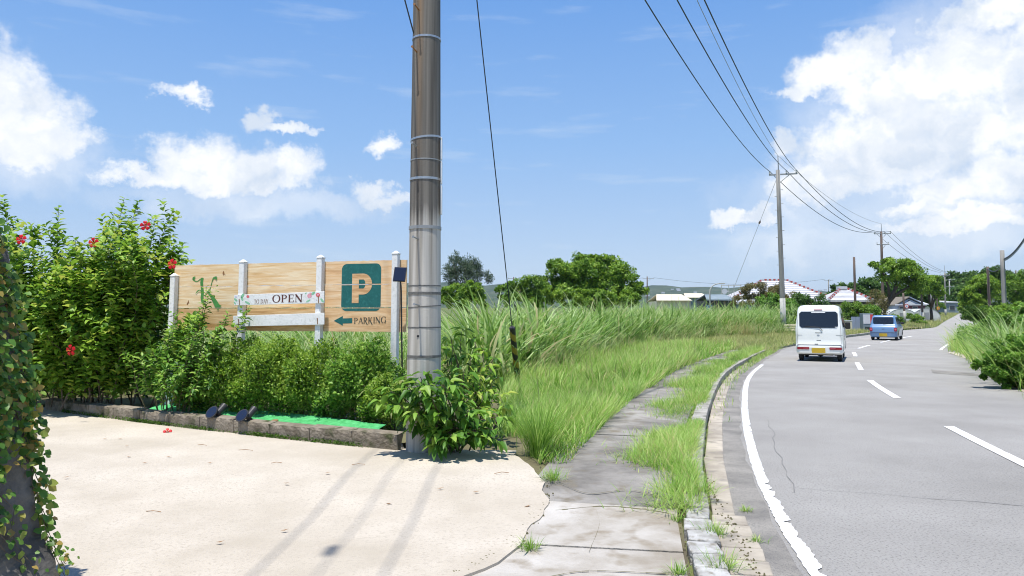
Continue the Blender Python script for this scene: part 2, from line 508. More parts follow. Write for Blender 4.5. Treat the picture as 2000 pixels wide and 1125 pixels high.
# kerb: every stone its own piece
kerb = tag(empty('kerb'), 'weathered concrete kerb between pavement and road', 'kerb', kind='structure')
s = s_of_y(2.2); i = 0; gs_ = 0.0
while s < s_of_y(58):
    y = line_at(s)[0].y
    ln = random.uniform(0.21, 0.28) if y < 5.9 else 0.6
    if y > 5.9 and y < 6.3: ln = 0.5
    gap = 0.012 if y > 6 else 0.02
    mb = MB()
    vs = []
    for (ss, oo) in ((s, -0.75), (s, -0.55), (s + ln - gap, -0.55), (s + ln - gap, -0.75)):
        p, _ = line_at(ss, oo + random.uniform(-.012, .012) * (1.6 if y < 6 else .6))
        vs.append(p)
    h = [hk(p.y) + random.uniform(-.006, .006) for p in vs]
    mb.add([(p.x, p.y, p.z - 0.06) for p in vs] + [(p.x, p.y, p.z + h[k]) for k, p in enumerate(vs)],
           [(3, 2, 1, 0), (4, 5, 6, 7), (0, 1, 5, 4), (1, 2, 6, 5), (2, 3, 7, 6), (3, 0, 4, 7)])
    mb.build('kerb_stone', M['kerb_pale'] if y < 6.0 else M['kerb'], kerb, bevel=0.012)
    if y < 24 and s >= gs_ - 1e-6:
        mb = MB(); vs = []
        l2 = ln if y < 6.0 else 2.4
        g0 = gs_ if (gs_ > 0 and s - gs_ < 1) else s
        gs_ = g0 + l2
        oi_ = -0.27 if y < 6.0 else -0.345
        for (ss, oo) in ((g0, -0.535), (g0, oi_), (g0 + l2 - gap, oi_), (g0 + l2 - gap, -0.535)):
            p, _ = line_at(ss, oo + random.uniform(-.012, .012)); vs.append(p)
        mb.add([(p.x, p.y, -0.03) for p in vs] + [(p.x, p.y, 0.014 + random.uniform(-.003, .003)) for p in vs],
               [(3, 2, 1, 0), (4, 5, 6, 7), (0, 1, 5, 4), (1, 2, 6, 5), (2, 3, 7, 6), (3, 0, 4, 7)])
        mb.build('gutter_stone', M['gutter'], kerb, bevel=0.01)
    s += ln; i += 1
# pavement
walk = tag(empty('pavement'), 'narrow cracked pavement beside the road', 'pavement', kind='structure')
def walk_piece(y0, y1, mat, o0=-2.05, o1=-0.80, dz=0.0, name='pavement_slab'):
    mb = MB()
    n = max(2, int((y1 - y0) / 0.3))
    vs = []
    for i in range(n + 1):
        y = y0 + (y1 - y0) * i / n
        s_ = s_of_y(y)
        for o in (o0, (o0 + o1) / 2, o1):
            p, _ = line_at(s_, o); vs.append((p.x, p.y, hk(p.y) - 0.012 + dz))
    k = len(vs)
    vs += [(v[0], v[1], v[2] - 0.08) for v in vs]
    fs = []
    for i in range(n):
        for c in range(2):
            a = i * 3 + c
            fs.append((a, a + 1, a + 4, a + 3))
    for i in range(n):
        fs.append((i * 3, i * 3 + 3, i * 3 + 3 + k, i * 3 + k)); fs.append((i * 3 + 5, i * 3 + 2, i * 3 + 2 + k, i * 3 + 5 + k))
    fs.append((0, k, k + 1, 1)); fs.append((1, k + 1, k + 2, 2)); e = n * 3
    fs.append((e + 1, e + 1 + k, e + k, e)); fs.append((e + 2, e + 2 + k, e + 1 + k, e + 1))
    mb.add(vs, fs)
    return mb.build(name, mat, walk)
walk_piece(-8, 3.0, M['walk_concrete'], -3.6)
walk_piece(3.015, 4.93, M['walk_concrete'], -3.2)
walk_piece(4.945, 5.92, M['walk_concrete'], -2.6, dz=0.006)
walk_piece(5.93, 8.9, M['walk'], dz=-0.004)
for i in range(12):
    walk_piece(8.91 + i * 2.0, 8.9 + (i + 1) * 2.0, M['walk'], dz=random.uniform(-.006, .006))
for (pts_, w_) in (([(1085, 985), (1180, 979), (1260, 984), (1318, 992)], .012), ([(1095, 945), (1150, 960), (1230, 955), (1300, 968)], .007), ([(1150, 1060), (1170, 1010), (1165, 985)], .006), ([(1225, 800), (1290, 795), (1330, 800)], .012), ([(1180, 890), (1230, 880), (1270, 885)], .008), ([(1060, 1108), (1150, 1095), (1300, 1100)], .007)):
    P_ = catmull([G(x_, y_, .1) for x_, y_ in pts_], 8); mb = MB()
    for i in range(len(P_) - 1):
        w2 = w_ * random.uniform(.3, 1.2); q = []
        for p, sg in ((P_[i], -1), (P_[i + 1], -1), (P_[i + 1], 1), (P_[i], 1)):
            q.append((p.x, p.y + sg * w2, hk(p.y) - .012 + .0075))
        mb.poly(q)
    mb.build('crack', M['soil'], walk)
# driveway: pale concrete forecourt
K0, K1 = G(95, 803, 0.10), G(783, 884, 0.10)            # ends of the planting-bed edging
def edging(t):                                          # slightly bowed towards the camera
    p = K0.lerp(K1, t); nrm = Vector((K1.y - K0.y, -(K1.x - K0.x), 0)).normalized()
    return p + nrm * (0.10 * math.sin(math.pi * t))
def drive():
    bl = [(1010, 893), (1063, 940), (1066, 985), (1030, 1020), (1010, 1052), (955, 1085), (880, 1118)]
    pts = [G(x, y, 0.11) for x, y in bl]
    by = np.array([p.y for p in pts][::-1]); bx = np.array([p.x for p in pts][::-1])
    ys = np.arange(-8, 12.0, 0.12)
    rows = []
    e = [edging(t) for t in np.linspace(0, 1, 30)]
    ey = np.array([p.y for p in e][::-1]); ex = np.array([p.x for p in e][::-1])
    for y in ys:
        xr = float(np.interp(y, by, bx)) if y > by[0] else bx[0] - (by[0] - y) * 0.45
        if y > by[-1]:
            k1 = edging(1.0)
            if y > k1.y + 0.02: xr = float(np.interp(y, ey, ex)) + 0.02
        xr += random.uniform(-.014, .014) + .015 * math.sin(y * 5.3) + .012 * math.sin(y * 13.1 + 1)
        rows.append((y, xr))
    V, Fq = [], []
    nx = 14
    for (y, xr) in rows:
        for k in range(nx):
            t = (k / (nx - 1)) ** 0.6
            V.append((-16 + (xr + 16) * t, y, hk(y) + 0.006))
    for j in range(len(rows) - 1):
        for k in range(nx - 1):
            a = j * nx + k
            Fq.append((a, a + 1, a + nx + 1, a + nx))
    o = np_mesh('driveway', np.array(V), np.array(Fq), M['drive'])
    tag(o, 'pale cream concrete driveway in the foreground', 'driveway', kind='structure')
    # broken rim
    mb = MB()
    pv = None
    for (y, xr) in rows:
        a = (xr, y, hk(y) + 0.006); b = (xr, y, hk(y) - 0.05)
        if pv: mb.poly([pv[0], pv[1], b, a])
        pv = (a, b)
    mb.build('driveway_rim', M['drive'], o)
drive()
# ------------------------------------------------------------------ planting bed
bed = MB()
vs = []
for t in np.linspace(-0.15, 1, 14):
    p = edging(t); vs += [(p.x, p.y + 0.05, 0.185), (p.x + 0.9, p.y + 2.2, 0.22)]
bed.add(vs, [(2 * i, 2 * i + 2, 2 * i + 3, 2 * i + 1) for i in range(13)])
tag(bed.build('planting_bed', M['soil']), 'dark soil of the planting bed behind the edging', 'soil', kind='structure')
M['edging'] = pm('edging', (0.15, 0.125, 0.09), (0.30, 0.26, 0.205), 5, 0.95, bump=1.0, bscale=35, c3=(0.05, 0.06, 0.02), s3=7)
edg = tag(empty('bed_edging'), 'low row of mossy scalloped concrete edging blocks before the hedge', 'edging')
NB = 11
for k in range(NB):
    t0, t1 = k / NB + 0.0008, (k + 1) / NB - 0.0008
    a, b = edging(t0), edging(t1)
    d = (b - a); ln = d.length; d.normalize(); nn = Vector((d.y, -d.x, 0))      # towards the camera
    mb = MB()
    n = 13
    dz = random.uniform(-.012, .012)
    fr, bk, fb, bb = [], [], [], []
    for i in range(n):
        u = i / (n - 1) * ln
        wave = 0.013 * math.cos(u / ln * 3 * 2 * math.pi)
        p = a + d * u
        z = 0.10
        fr.append(p + nn * (0.055 + wave) + Vector((0, 0, z + 0.085 + dz)))
        bk.append(p - nn * 0.06 + Vector((0, 0, z + 0.105 + dz)))
        fb.append(p + nn * (0.06 + wave * 0.3) + Vector((0, 0, z + 0.05 + dz)))
        bb.append(p + nn * 0.045 + Vector((0, 0, z - 0.16)))
    vs = bk + fr + fb + bb
    fs = []
    for i in range(n - 1):
        for r in range(3):
            fs.append((r * n + i, (r + 1) * n + i, (r + 1) * n + i + 1, r * n + i + 1))
    fs.append((0, 3 * n, 2 * n, n)); fs.append((n - 1, 2 * n - 1, 3 * n - 1, 4 * n - 1))
    mb.add(vs, fs)
    mb.build('edging_block', M['edging'], edg)
M['turf'] = pm('turf', (0.05, 0.36, 0.10), (0.12, 0.55, 0.20), 14, 0.9, bump=0.8, bscale=150)
mb = MB(); vs = []
for t in np.linspace(0.33, 0.93, 16):
    p = edging(t); w = 0.46 * (1 - max(0, (t - .75) / .2) * .6)
    for k in range(4):
        vs.append((p.x + 0.16 * k / 3 + .02, p.y + 0.07 + w * k / 3, 0.208 + random.uniform(0, .02) + .035 * k))
mb.add(vs, [(4 * i + k, 4 * i + k + 4, 4 * i + k + 5, 4 * i + k + 1) for i in range(15) for k in range(3)])
tag(mb.build('turf_mat', M['turf'], smooth=True), 'bright green artificial turf mat behind the edging', 'turf mat')
# ------------------------------------------------------------------ near utility pole
PB = G(827, 882, 0.11)
def concrete_pole_mat():
    m, N, L, b = _nt('pole_concrete')
    tc = N.new('ShaderNodeTexCoord')
    sp = N.new('ShaderNodeSeparateXYZ'); L.new(tc.outputs['Object'], sp.inputs[0])
    mp = N.new('ShaderNodeMapping'); mp.inputs['Scale'].default_value = (20, 20, 0.35); L.new(tc.outputs['Object'], mp.inputs[0])
    n1 = N.new('ShaderNodeTexNoise'); n1.inputs['Scale'].default_value = 1.0; n1.inputs['Detail'].default_value = 6; L.new(mp.outputs[0], n1.inputs['Vector'])
    n2 = N.new('ShaderNodeTexNoise'); n2.inputs['Scale'].default_value = 55; n2.inputs['Detail'].default_value = 3; L.new(tc.outputs['Object'], n2.inputs['Vector'])
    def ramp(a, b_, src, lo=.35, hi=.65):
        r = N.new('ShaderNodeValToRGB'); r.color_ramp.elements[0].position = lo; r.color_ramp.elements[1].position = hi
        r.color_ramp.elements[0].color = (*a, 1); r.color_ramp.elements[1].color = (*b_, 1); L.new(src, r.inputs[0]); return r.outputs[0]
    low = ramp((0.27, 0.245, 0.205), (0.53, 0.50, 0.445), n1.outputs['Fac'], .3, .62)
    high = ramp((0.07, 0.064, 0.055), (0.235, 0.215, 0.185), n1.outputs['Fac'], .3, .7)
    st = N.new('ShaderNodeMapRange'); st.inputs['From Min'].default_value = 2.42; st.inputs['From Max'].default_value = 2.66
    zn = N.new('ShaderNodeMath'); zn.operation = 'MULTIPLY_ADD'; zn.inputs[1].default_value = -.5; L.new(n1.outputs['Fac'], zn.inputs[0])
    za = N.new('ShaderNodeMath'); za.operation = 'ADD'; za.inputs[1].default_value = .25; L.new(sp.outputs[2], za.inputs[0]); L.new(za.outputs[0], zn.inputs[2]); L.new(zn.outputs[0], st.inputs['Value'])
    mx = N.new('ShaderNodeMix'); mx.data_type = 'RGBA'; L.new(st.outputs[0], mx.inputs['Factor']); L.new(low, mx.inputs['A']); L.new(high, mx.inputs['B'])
    # rust streak that runs down from the step bolts
    xr = N.new('ShaderNodeMapRange'); xr.inputs['From Min'].default_value = 0.055; xr.inputs['From Max'].default_value = 0.0
    ab = N.new('ShaderNodeMath'); ab.operation = 'ABSOLUTE'
    sb = N.new('ShaderNodeMath'); sb.operation = 'ADD'; sb.inputs[1].default_value = 0.075; L.new(sp.outputs[0], sb.inputs[0]); L.new(sb.outputs[0], ab.inputs[0]); L.new(ab.outputs[0], xr.inputs['Value'])
    zr = N.new('ShaderNodeMapRange'); zr.inputs['From Min'].default_value = 2.6; zr.inputs['From Max'].default_value = 5.2; L.new(sp.outputs[2], zr.inputs['Value'])
    mu = N.new('ShaderNodeMath'); mu.operation = 'MULTIPLY'; L.new(xr.outputs[0], mu.inputs[0]); L.new(zr.outputs[0], mu.inputs[1])
    mu2 = N.new('ShaderNodeMath'); mu2.operation = 'MULTIPLY'; mu2.inputs[1].default_value = 0.75; L.new(mu.outputs[0], mu2.inputs[0])
    mx2 = N.new('ShaderNodeMix'); mx2.data_type = 'RGBA'; L.new(mu2.outputs[0], mx2.inputs['Factor']); L.new(mx.outputs['Result'], mx2.inputs['A']); mx2.inputs['B'].default_value = (0.30, 0.19, 0.10, 1)
    L.new(mx2.outputs['Result'], b.inputs['Base Color'])
    b.inputs['Roughness'].default_value = 0.88
    bp = N.new('ShaderNodeBump'); bp.inputs['Strength'].default_value = 0.25; bp.inputs['Distance'].default_value = 0.01
    L.new(n2.outputs['Fac'], bp.inputs['Height']); L.new(bp.outputs[0], b.inputs['Normal'])
    return m
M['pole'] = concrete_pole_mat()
pole = empty('utility_pole', PB)
tag(pole, 'thick concrete utility pole in the foreground, dark above and pale below', 'utility pole')
LEAN = -0.0035
PZ = 11.6
def prad(z): return 0.19 - 0.0068 * z
def pz(py): return (EYE + (HZ - py) / F * PB.y) - PB.z    # height above the pole's foot seen at a pixel row
mb = MB()
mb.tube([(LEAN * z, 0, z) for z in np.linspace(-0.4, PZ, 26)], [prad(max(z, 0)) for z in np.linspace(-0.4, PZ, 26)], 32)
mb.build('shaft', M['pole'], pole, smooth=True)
def band(z, h, extra, mat, name='band', th=0.0):
    b_ = MB()
    pr = []
    for (dz, r) in ((0, 0.0), (0, extra), (h, extra), (h, 0.0)):
        pr.append((z + dz, prad(z) - 0.003 + r + (0.003 if r else 0)))
    n = 32
    vs = [(LEAN * zz + r * math.cos(2 * math.pi * k / n), r * math.sin(2 * math.pi * k / n), zz + th * math.cos(2 * math.pi * k / n)) for (zz, r) in pr for k in range(n)]
    fs = [(i * n + k, i * n + (k + 1) % n, (i + 1) * n + (k + 1) % n, (i + 1) * n + k) for i in range(3) for k in range(n)]
    b_.add(vs, fs)
    return b_.build(name, mat, pole)
M['tape'] = pm('tape', (0.10, 0.10, 0.095), (0.17, 0.165, 0.15), 30, 0.7)
for (py, h, e, mt, th) in ((66, .022, .005, 'steel', 0), (270, .022, .005, 'steel', .02), (313, .012, .003, 'galv', 0), (352, .026, .006, 'steel', 0), (449, .035, .008, 'galv', 0),
                           (560, .012, .003, 'tape', 0), (576, .028, .005, 'tape', 0), (600, .010, .003, 'tape', .012), (640, .014, .003, 'tape', 0), (696, .026, .005, 'tape', 0), (745, .016, .004, 'tape', 0), (835, .012, .003, 'tape', 0)):
    band(pz(py), h, e, M[mt], th=th)
def on_pole(px, py, out=0.0):                            # a point of the shaft's camera-side surface
    z = pz(py); x = at(px, py, PB.y - 0.15).x - PB.x
    r = prad(z); xx = max(-r * .95, min(r * .95, x - LEAN * z))
    return Vector((xx * (r + out) / r + LEAN * z, -math.sqrt(max(r * r - xx * xx, 1e-5)) * (r + out) / r, z))
for (px, py) in ((817, 12), (812, 97), (812, 288), (816, 470), (819, 597)):
    a = on_pole(px, py, -0.02); b = a + Vector((-.035, -.15, .012))
    o = MB().tube([a, b, b + (b - a).normalized() * .012 ], [.0085, .0085, .015], 8).build('step_bolt', M['rust'] if py < 250 else M['galv'], pole)
for (py0, py1) in ((266, 312), (314, 360), (362, 420)):
    z0, z1 = pz(py1), pz(py0)
    c = Vector((prad(z0) + 0.004, -0.05, (z0 + z1) / 2))
    MB().box(c, (.008, .09, z1 - z0 - .01)).build('number_plate', M['white_paint'], pole)
p = on_pole(817, 655)
MB().tube([p + Vector((0, .02, 0)), p + Vector((0, -.004, 0))], [.013, .013], 10).build('bolt_hole', M['black'], pole)
# cross-arm and insulators at the head (above the frame; they cast the wire shadows)
arm = MB().box((-0.45, -0.2, PZ - 0.7), (2.7, .09, .09)).build('cross_arm', M['galv'], pole)
M['porcelain'] = pm('porcelain', (0.62, 0.62, 0.60), None, rough=0.25)
for x in (-1.68, -0.9, -0.1, 0.7):
    MB().tube([(x, -.2, PZ - .66), (x, -.2, PZ - .55), (x, -.2, PZ - .5), (x, -.2, PZ - .42)], [.02, .06, .035, .05], 10).build('insulator', M['porcelain'], pole)

def wire(p0, p1, sag, r, label, name='overhead_wire', cat='wire', n=28, group=None, mat=None):
    p0, p1 = Vector(p0), Vector(p1)
    pts = [p0.lerp(p1, i / n) - Vector((0, 0, sag * 4 * (i / n) * (1 - i / n))) for i in range(n + 1)]
    o = MB().tube(pts, r, 6).build(name, mat or M['wire'])
    return tag(o, label, cat, group)
def head(x): return Vector((PB.x + x - 0.04, PB.y - 0.2, PB.z + PZ - 0.42))
# wires that run back over the photographer from the near pole: seen only by their shadows on the driveway
for x, nm in ((-1.68, 'left'), (-1.3, 'middle'), (-0.9, 'right')):
    sw_ = wire(head(x), (PB.x + x - 0.55, -28, 11.4), 0.7, 0.006 if nm == 'middle' else 0.0085, 'overhead wire running back from the near pole over the driveway, %s one' % nm, 'service_wire')
    if nm == 'middle':
        MB().tube([(PB.x + x - .14, 2.32, 10.88), (PB.x + x - .15, 2.52, 10.90)], [.035, .035], 8).build('wire_joint', M['black'], sw_)
wire(PB + Vector((-.15, -.06, pz(58))), (PB.x - 1.0, 5.6, 8.6), 0.12, 0.008, 'thin black cable leaving the near pole up to the left', 'drop_cable', 'cable')
# guy wire with striped guard
GB = G(1013, 758, 0.08); GT = PB + Vector((0.0, 0.05, 10.2))
o = MB().tube([GB, GB.lerp(GT, .5), GT], .009, 6).build('guy_wire', M['wire'])
tag(o, 'thin steel guy wire slanting down from the near pole to the grass', 'guy wire')
gd = (GT - GB).normalized()
grd = empty('guy_guard', GB)
tag(grd, 'black and yellow striped guard tube standing slanted in the grass', 'guy guard')
glen = 1.52
# spiral stripes
def stripes(parent, d, ln, r, turns, nm=24, nl=60, mats=('black', 'yellow')):
    up = Vector((1, 0, 0)); a = (up - d * up.dot(d)).normalized(); b = d.cross(a)
    for which in (0, 1):
        mb = MB()
        for i in range(nl):
            for k in range(nm):
                t = (i + .5) / nl * turns + k / nm
                if int(math.floor(t * 2)) % 2 != which: continue
                q = []
                for (ii, kk) in ((i, k), (i, k + 1), (i + 1, k + 1), (i + 1, k)):
                    an = 2 * math.pi * kk / nm
                    q.append(d * (ln * ii / nl) + (a * math.cos(an) + b * math.sin(an)) * r)
                mb.poly(q)
        mb.build('black_stripe' if which == 0 else 'yellow_stripe', M[mats[which]], parent)
    MB().tube([d * (ln - .004), d * (ln + .02)], [r * 1.02, r * .7], 16).build('cap', M['black'], parent)
stripes(grd, gd, glen, 0.058, 4.6)

# ------------------------------------------------------------------ parking sign
DS_A, DS_B = at(475, 600, 10.55), at(780, 600, 9.8)
SU = Vector((DS_B.x - DS_A.x, DS_B.y - DS_A.y, 0)).normalized()
SN = Vector((SU.y, -SU.x, 0))                            # faces the camera
SO = DS_A.copy(); SO.z = 0
def spx(px, py, out=0.0):
    """point of the sign's front plane (moved out towards the viewer) seen at a pixel -> (u, z)"""
    d = ray(px, py); o = Vector((0, 0, EYE)); p0 = SO + SN * out
    t = (p0 - o).dot(SN) / d.dot(SN)
    p = o + d * t
    return (p - SO).dot(SU), p.z
def s3(u, z, out=0.0): return SO + SU * u + SN * out + Vector((0, 0, z))
sign = empty('parking_sign', s3(1.2, 0.1))
SB = sign.location.copy()
tag(sign, 'wide wooden plank parking sign on white posts with green lettering', 'sign')
def loc(p): return Vector(p) - SB
def woodmat(name, c1, c2, c3):
    m, N, L, b = _nt(name)
    tc = N.new('ShaderNodeTexCoord')
    mp = N.new('ShaderNodeMapping'); mp.inputs['Rotation'].default_value = (0, 0, math.atan2(SU.y, SU.x) * -1); L.new(tc.outputs['Object'], mp.inputs[0])
    mp2 = N.new('ShaderNodeMapping'); mp2.inputs['Scale'].default_value = (1.1, 4, 13); L.new(mp.outputs[0], mp2.inputs[0])
    n1 = N.new('ShaderNodeTexNoise'); n1.inputs['Scale'].default_value = 1.6; n1.inputs['Detail'].default_value = 7; n1.inputs['Roughness'].default_value = .65; n1.inputs['Distortion'].default_value = .8
    L.new(mp2.outputs[0], n1.inputs['Vector'])
    oi = N.new('ShaderNodeObjectInfo')
    ad = N.new('ShaderNodeMath'); ad.operation = 'MULTIPLY_ADD'; ad.inputs[1].default_value = .22; L.new(oi.outputs['Random'], ad.inputs[0]); L.new(n1.outputs['Fac'], ad.inputs[2])
    r = N.new('ShaderNodeValToRGB'); e = r.color_ramp.elements
    e[0].position, e[0].color = .38, (*c1, 1); e[1].position, e[1].color = .8, (*c3, 1)
    x = e.new(.58); x.color = (*c2, 1)
    L.new(ad.outputs[0], r.inputs[0]); L.new(r.outputs[0], b.inputs['Base Color'])
    b.inputs['Roughness'].default_value = .7
    bp = N.new('ShaderNodeBump'); bp.inputs['Strength'].default_value = .3; bp.inputs['Distance'].default_value = .01; L.new(n1.outputs['Fac'], bp.inputs['Height']); L.new(bp.outputs[0], b.inputs['Normal'])
    return m
M['wood_pale'] = woodmat('wood_pale', (0.46, 0.25, 0.09), (0.70, 0.47, 0.23), (0.82, 0.68, 0.46))
M['wood_peach'] = woodmat('wood_peach', (0.50, 0.27, 0.115), (0.74, 0.48, 0.25), (0.82, 0.63, 0.41))
# plank rows: top, two seams, bottom (heights read at the two ends of the sign)
zt = 0.5 * (spx(476, 519)[1] + spx(775, 503.5)[1]); zb = 0.5 * (spx(476, 650)[1] + spx(775, 644)[1])
rowz = [zt, zt + (zb - zt) * .335, zt + (zb - zt) * .665, zb]
uL, uM, uR = spx(338, 600)[0], spx(628, 600)[0], spx(793, 600)[0]
for r in range(3):
    for (a, b, mt) in ((uL, uM - .003, 'wood_pale'), (uM + .003, uR, 'wood_peach')):
        g_ = (0, .002, .005, 0); z1, z0 = rowz[r] - g_[r], rowz[r + 1] + g_[r + 1]
        n = 26
        top = [s3(a + (b - a) * i / n, z1 + random.uniform(-.003, .003)) for i in range(n + 1)]
        bot = [s3(a + (b - a) * i / n, z0 + random.uniform(-.003, .003)) for i in range(n + 1)]
        mb = MB()
        vs = [loc(p) for p in top + bot] + [loc(p - SN * .025) for p in top + bot]
        m_ = n + 1; fs = []
        for i in range(n):
            fs += [(m_ + i, m_ + i + 1, i + 1, i), (3 * m_ + i + 1, 3 * m_ + i, 2 * m_ + i, 2 * m_ + i + 1), (i, i + 1, 2 * m_ + i + 1, 2 * m_ + i), (m_ + i + 1, m_ + i, 3 * m_ + i, 3 * m_ + i + 1)]
        fs += [(0, 2 * m_, 3 * m_, m_), (n, m_ + n, 3 * m_ + n, 2 * m_ + n)]
        mb.add(vs, fs)
        mb.build('plank', M[mt], sign)
# posts stand in front of the planks, boards hang in front of the posts
PT = 0.085
for (px, py) in ((341, 545), (476, 507), (627, 498), (774, 490)):
    u, z1 = spx(px, py, PT / 2)
    if px < 350: z1 = rowz[0] - 0.12
    c0 = s3(u, 0, .004 + PT / 2)
    po = MB()
    Mr = Matrix.Rotation(math.atan2(SU.y, SU.x), 3, 'Z')
    zc = z1 - 0.045
    po.box(loc(c0 + Vector((0, 0, (0.15 + zc) / 2))), (PT, PT, zc - .15), Mr)
    o = po.build('post', M['white_paint'], sign, bevel=.008)
    cp = MB().box(loc(c0 + Vector((0, 0, zc + .006))), (PT * 1.12, PT * 1.12, .012), Mr)
    cp.box(loc(c0 + Vector((0, 0, zc + .0285))), (PT * .98, PT * .98, .033), Mr, taper=.25)
    cp.build('finial', M['white_paint'], o)
BO = .004 + PT + .003                                     # boards' back plane
def board(x0, yt0, yb0, x1, yt1, yb1):
    pts = [s3(*spx(x, y, BO + .018), BO + .018) for x, y in ((x0, yb0), (x1, yb1), (x1, yt1), (x0, yt0))]
    return MB().prism([loc(p) for p in pts], -SN * .018).build('board', M['white_paint'], sign, bevel=.003)
bo1 = board(457, 576, 596.5, 633, 569, 592)
bo2 = board(455, 617, 638, 633, 611, 634)
def hook(par, x, y0, y1):
    a, b = s3(*spx(x, y0, BO + .022), BO + .022), s3(*spx(x, y1, BO + .022), BO + .022)
    MB().tube([loc(a + SU * -.012), loc(a + Vector((0, 0, .012))), loc(a), loc(b)], .0045, 6).build('rusty_hook', M['rust'], par)
hook(bo1, 467.5, 586, 596); hook(bo1, 622, 580, 592); hook(bo2, 466, 625, 637); hook(bo2, 620, 623, 633)

# lettering: serif capitals drawn as strokes, in em units
def bar(x0, y0, x1, y1, w):
    d = Vector((x1 - x0, y1 - y0)); n = Vector((-d.y, d.x)).normalized() * w / 2
    return [(x0 - n.x, y0 - n.y), (x1 - n.x, y1 - n.y), (x1 + n.x, y1 + n.y), (x0 + n.x, y0 + n.y)]
def rect(x0, y0, x1, y1): return [(x0, y0), (x1, y0), (x1, y1), (x0, y1)]
def ring(cx, cy, rx, ry, wx, wy, a0=0, a1=360, n=28):
    o = []
    for i in range(n):
        p = []
        for (a, k) in ((i, 1), (i + 1, 1), (i + 1, 0), (i, 0)):
            t = R(a0 + (a1 - a0) * a / n)
            p.append((cx + (rx - (0 if k else wx)) * math.cos(t), cy + (ry - (0 if k else wy)) * math.sin(t)))
        o.append(p)
    return o
def ser(x, y, w=.30, h=.045): return rect(x - w / 2, y - h / 2, x + w / 2, y + h / 2)
TH, TN = .15, .06
def glyph(c):
    if c == 'T': return [rect(.26, 0, .26 + TH, 1), rect(0, .93, .67, 1), bar(.03, .98, .03, .76, .05), bar(.64, .98, .64, .76, .05), ser(.335, .02, .34)], .72
    if c == 'O': return ring(.44, .5, .44, .52, TH * 1.05, .06), .95
    if c == 'D': return [rect(.08, 0, .08 + TH, 1), ser(.13, .02, .26), ser(.13, .98, .26)] + ring(.22, .5, .56, .5, TH, .06, -90, 90), .86
    if c == 'A': return [bar(.08, 0, .40, 1, .06), bar(.40, .98, .68, 0, TH), rect(.20, .32, .58, .38), ser(.08, .02, .22), ser(.68, .02, .28)], .80
    if c == 'Y': return [bar(.06, 1, .36, .45, TH), bar(.66, 1, .38, .45, .06), rect(.30, 0, .30 + TH, .48), ser(.37, .02, .32), ser(.06, .98, .26), ser(.66, .98, .22)], .74
    if c == 'P': return [rect(.08, 0, .08 + TH, 1), ser(.15, .02, .32), ser(.13, .98, .26)] + ring(.24, .72, .40, .28, TH, .06, -90, 90), .74
    if c == 'E': return [rect(.08, 0, .08 + TH, 1), rect(.02, 0, .60, .055), rect(.02, .945, .58, 1), rect(.2, .48, .46, .535), bar(.58, 0, .60, .24, .055), bar(.56, 1, .56, .78, .055), bar(.45, .40, .45, .62, .05)], .74
    if c == 'N': return [rect(.08, 0, .08 + .06, 1), rect(.66, 0, .66 + .06, 1), bar(.10, .97, .68, .03, TH * 1.1), ser(.11, .02, .26), ser(.69, .98, .26), ser(.07, .98, .2)], .88
    if c == 'R': return [rect(.08, 0, .08 + TH, 1), ser(.15, .02, .30), ser(.13, .98, .26), bar(.34, .46, .62, -.12, TH), bar(.62, -.12, .78, -.16, .07)] + ring(.24, .73, .38, .27, TH, .06, -90, 90), .78
    if c == 'K': return [rect(.08, 0, .08 + TH, 1), ser(.15, .02, .30), ser(.15, .98, .30), bar(.22, .44, .60, .97, .065), bar(.30, .56, .66, -.14, TH), bar(.66, -.14, .80, -.16, .07), ser(.60, .98, .24)], .82
    if c == 'I': return [rect(.10, 0, .10 + TH, 1), ser(.175, .02, .32), ser(.175, .98, .32)], .40
    if c == 'G': return ring(.44, .5, .44, .52, TH, .06, 40, 330) + [rect(.66, .05, .66 + TH * .9, .46), ser(.72, .46, .3), bar(.76, .72, .76, .98, .05)], .92
    if c == '.': return [rect(.05, 0, .15, .10)], .2
    return [], .36
def clip(poly, lo, hi):
    for (s_, lim) in ((1, lo), (-1, hi)):
        o = []
        for i in range(len(poly)):
            a, b = poly[i], poly[(i + 1) % len(poly)]
            ia, ib = s_ * (a[1] - lim) >= 0, s_ * (b[1] - lim) >= 0
            if ia: o.append(a)
            if ia != ib:
                t = (lim - a[1]) / (b[1] - a[1]); o.append((a[0] + (b[0] - a[0]) * t, lim))
        poly = o
        if len(poly) < 3: return None
    return poly
def painted_polys(name, polys, out, mat, parent, rows=True):
    mb = MB()
    for k, p in enumerate(polys):
        for r in range(3 if rows else 1):
            q = clip(p, rowz[r + 1] + .008, rowz[r] - .008) if rows else p
            if q: mb.poly([loc(s3(u, z, out + k * 2e-5)) for u, z in q])
    return mb.build(name, mat, parent)
def text(name, s, a, b, h0, h1, out, mat, parent, rows=True, sq=1.0):
    """s written from pixel a to pixel b (baseline), letter height in pixels"""
    ua, za = spx(*a, out); ub, zb_ = spx(*b, out)
    tot = sum(glyph(c)[1] for c in s)
    polys = []
    x = 0
    for c in s:
        g, w = glyph(c)
        t = x / tot
        hh = h0 + (h1 - h0) * t
        hm = hh / F * 10.1
        for p in g:
            polys.append([(ua + (ub - ua) * (x + q[0]) / tot, za + (zb_ - za) * (x + q[0]) / tot + q[1] * hm) for q in p])
        x += w
    return painted_polys(name, polys, out, mat, parent, rows)
M['maroon'] = pm('maroon', (0.085, 0.025, 0.02), (0.12, 0.04, 0.03), 20, .7)
M['brown_ink'] = pm('brown_ink', (0.19, 0.09, 0.05), (0.26, 0.14, 0.08), 20, .7)
M['ink'] = pm('ink', (0.05, 0.06, 0.045), (0.10, 0.09, 0.06), 25, .7)
M['teal'] = pm('teal', (0.006, 0.105, 0.10), (0.012, 0.135, 0.125), 9, .6, c3=(0.02, 0.16, 0.15), s3=30)
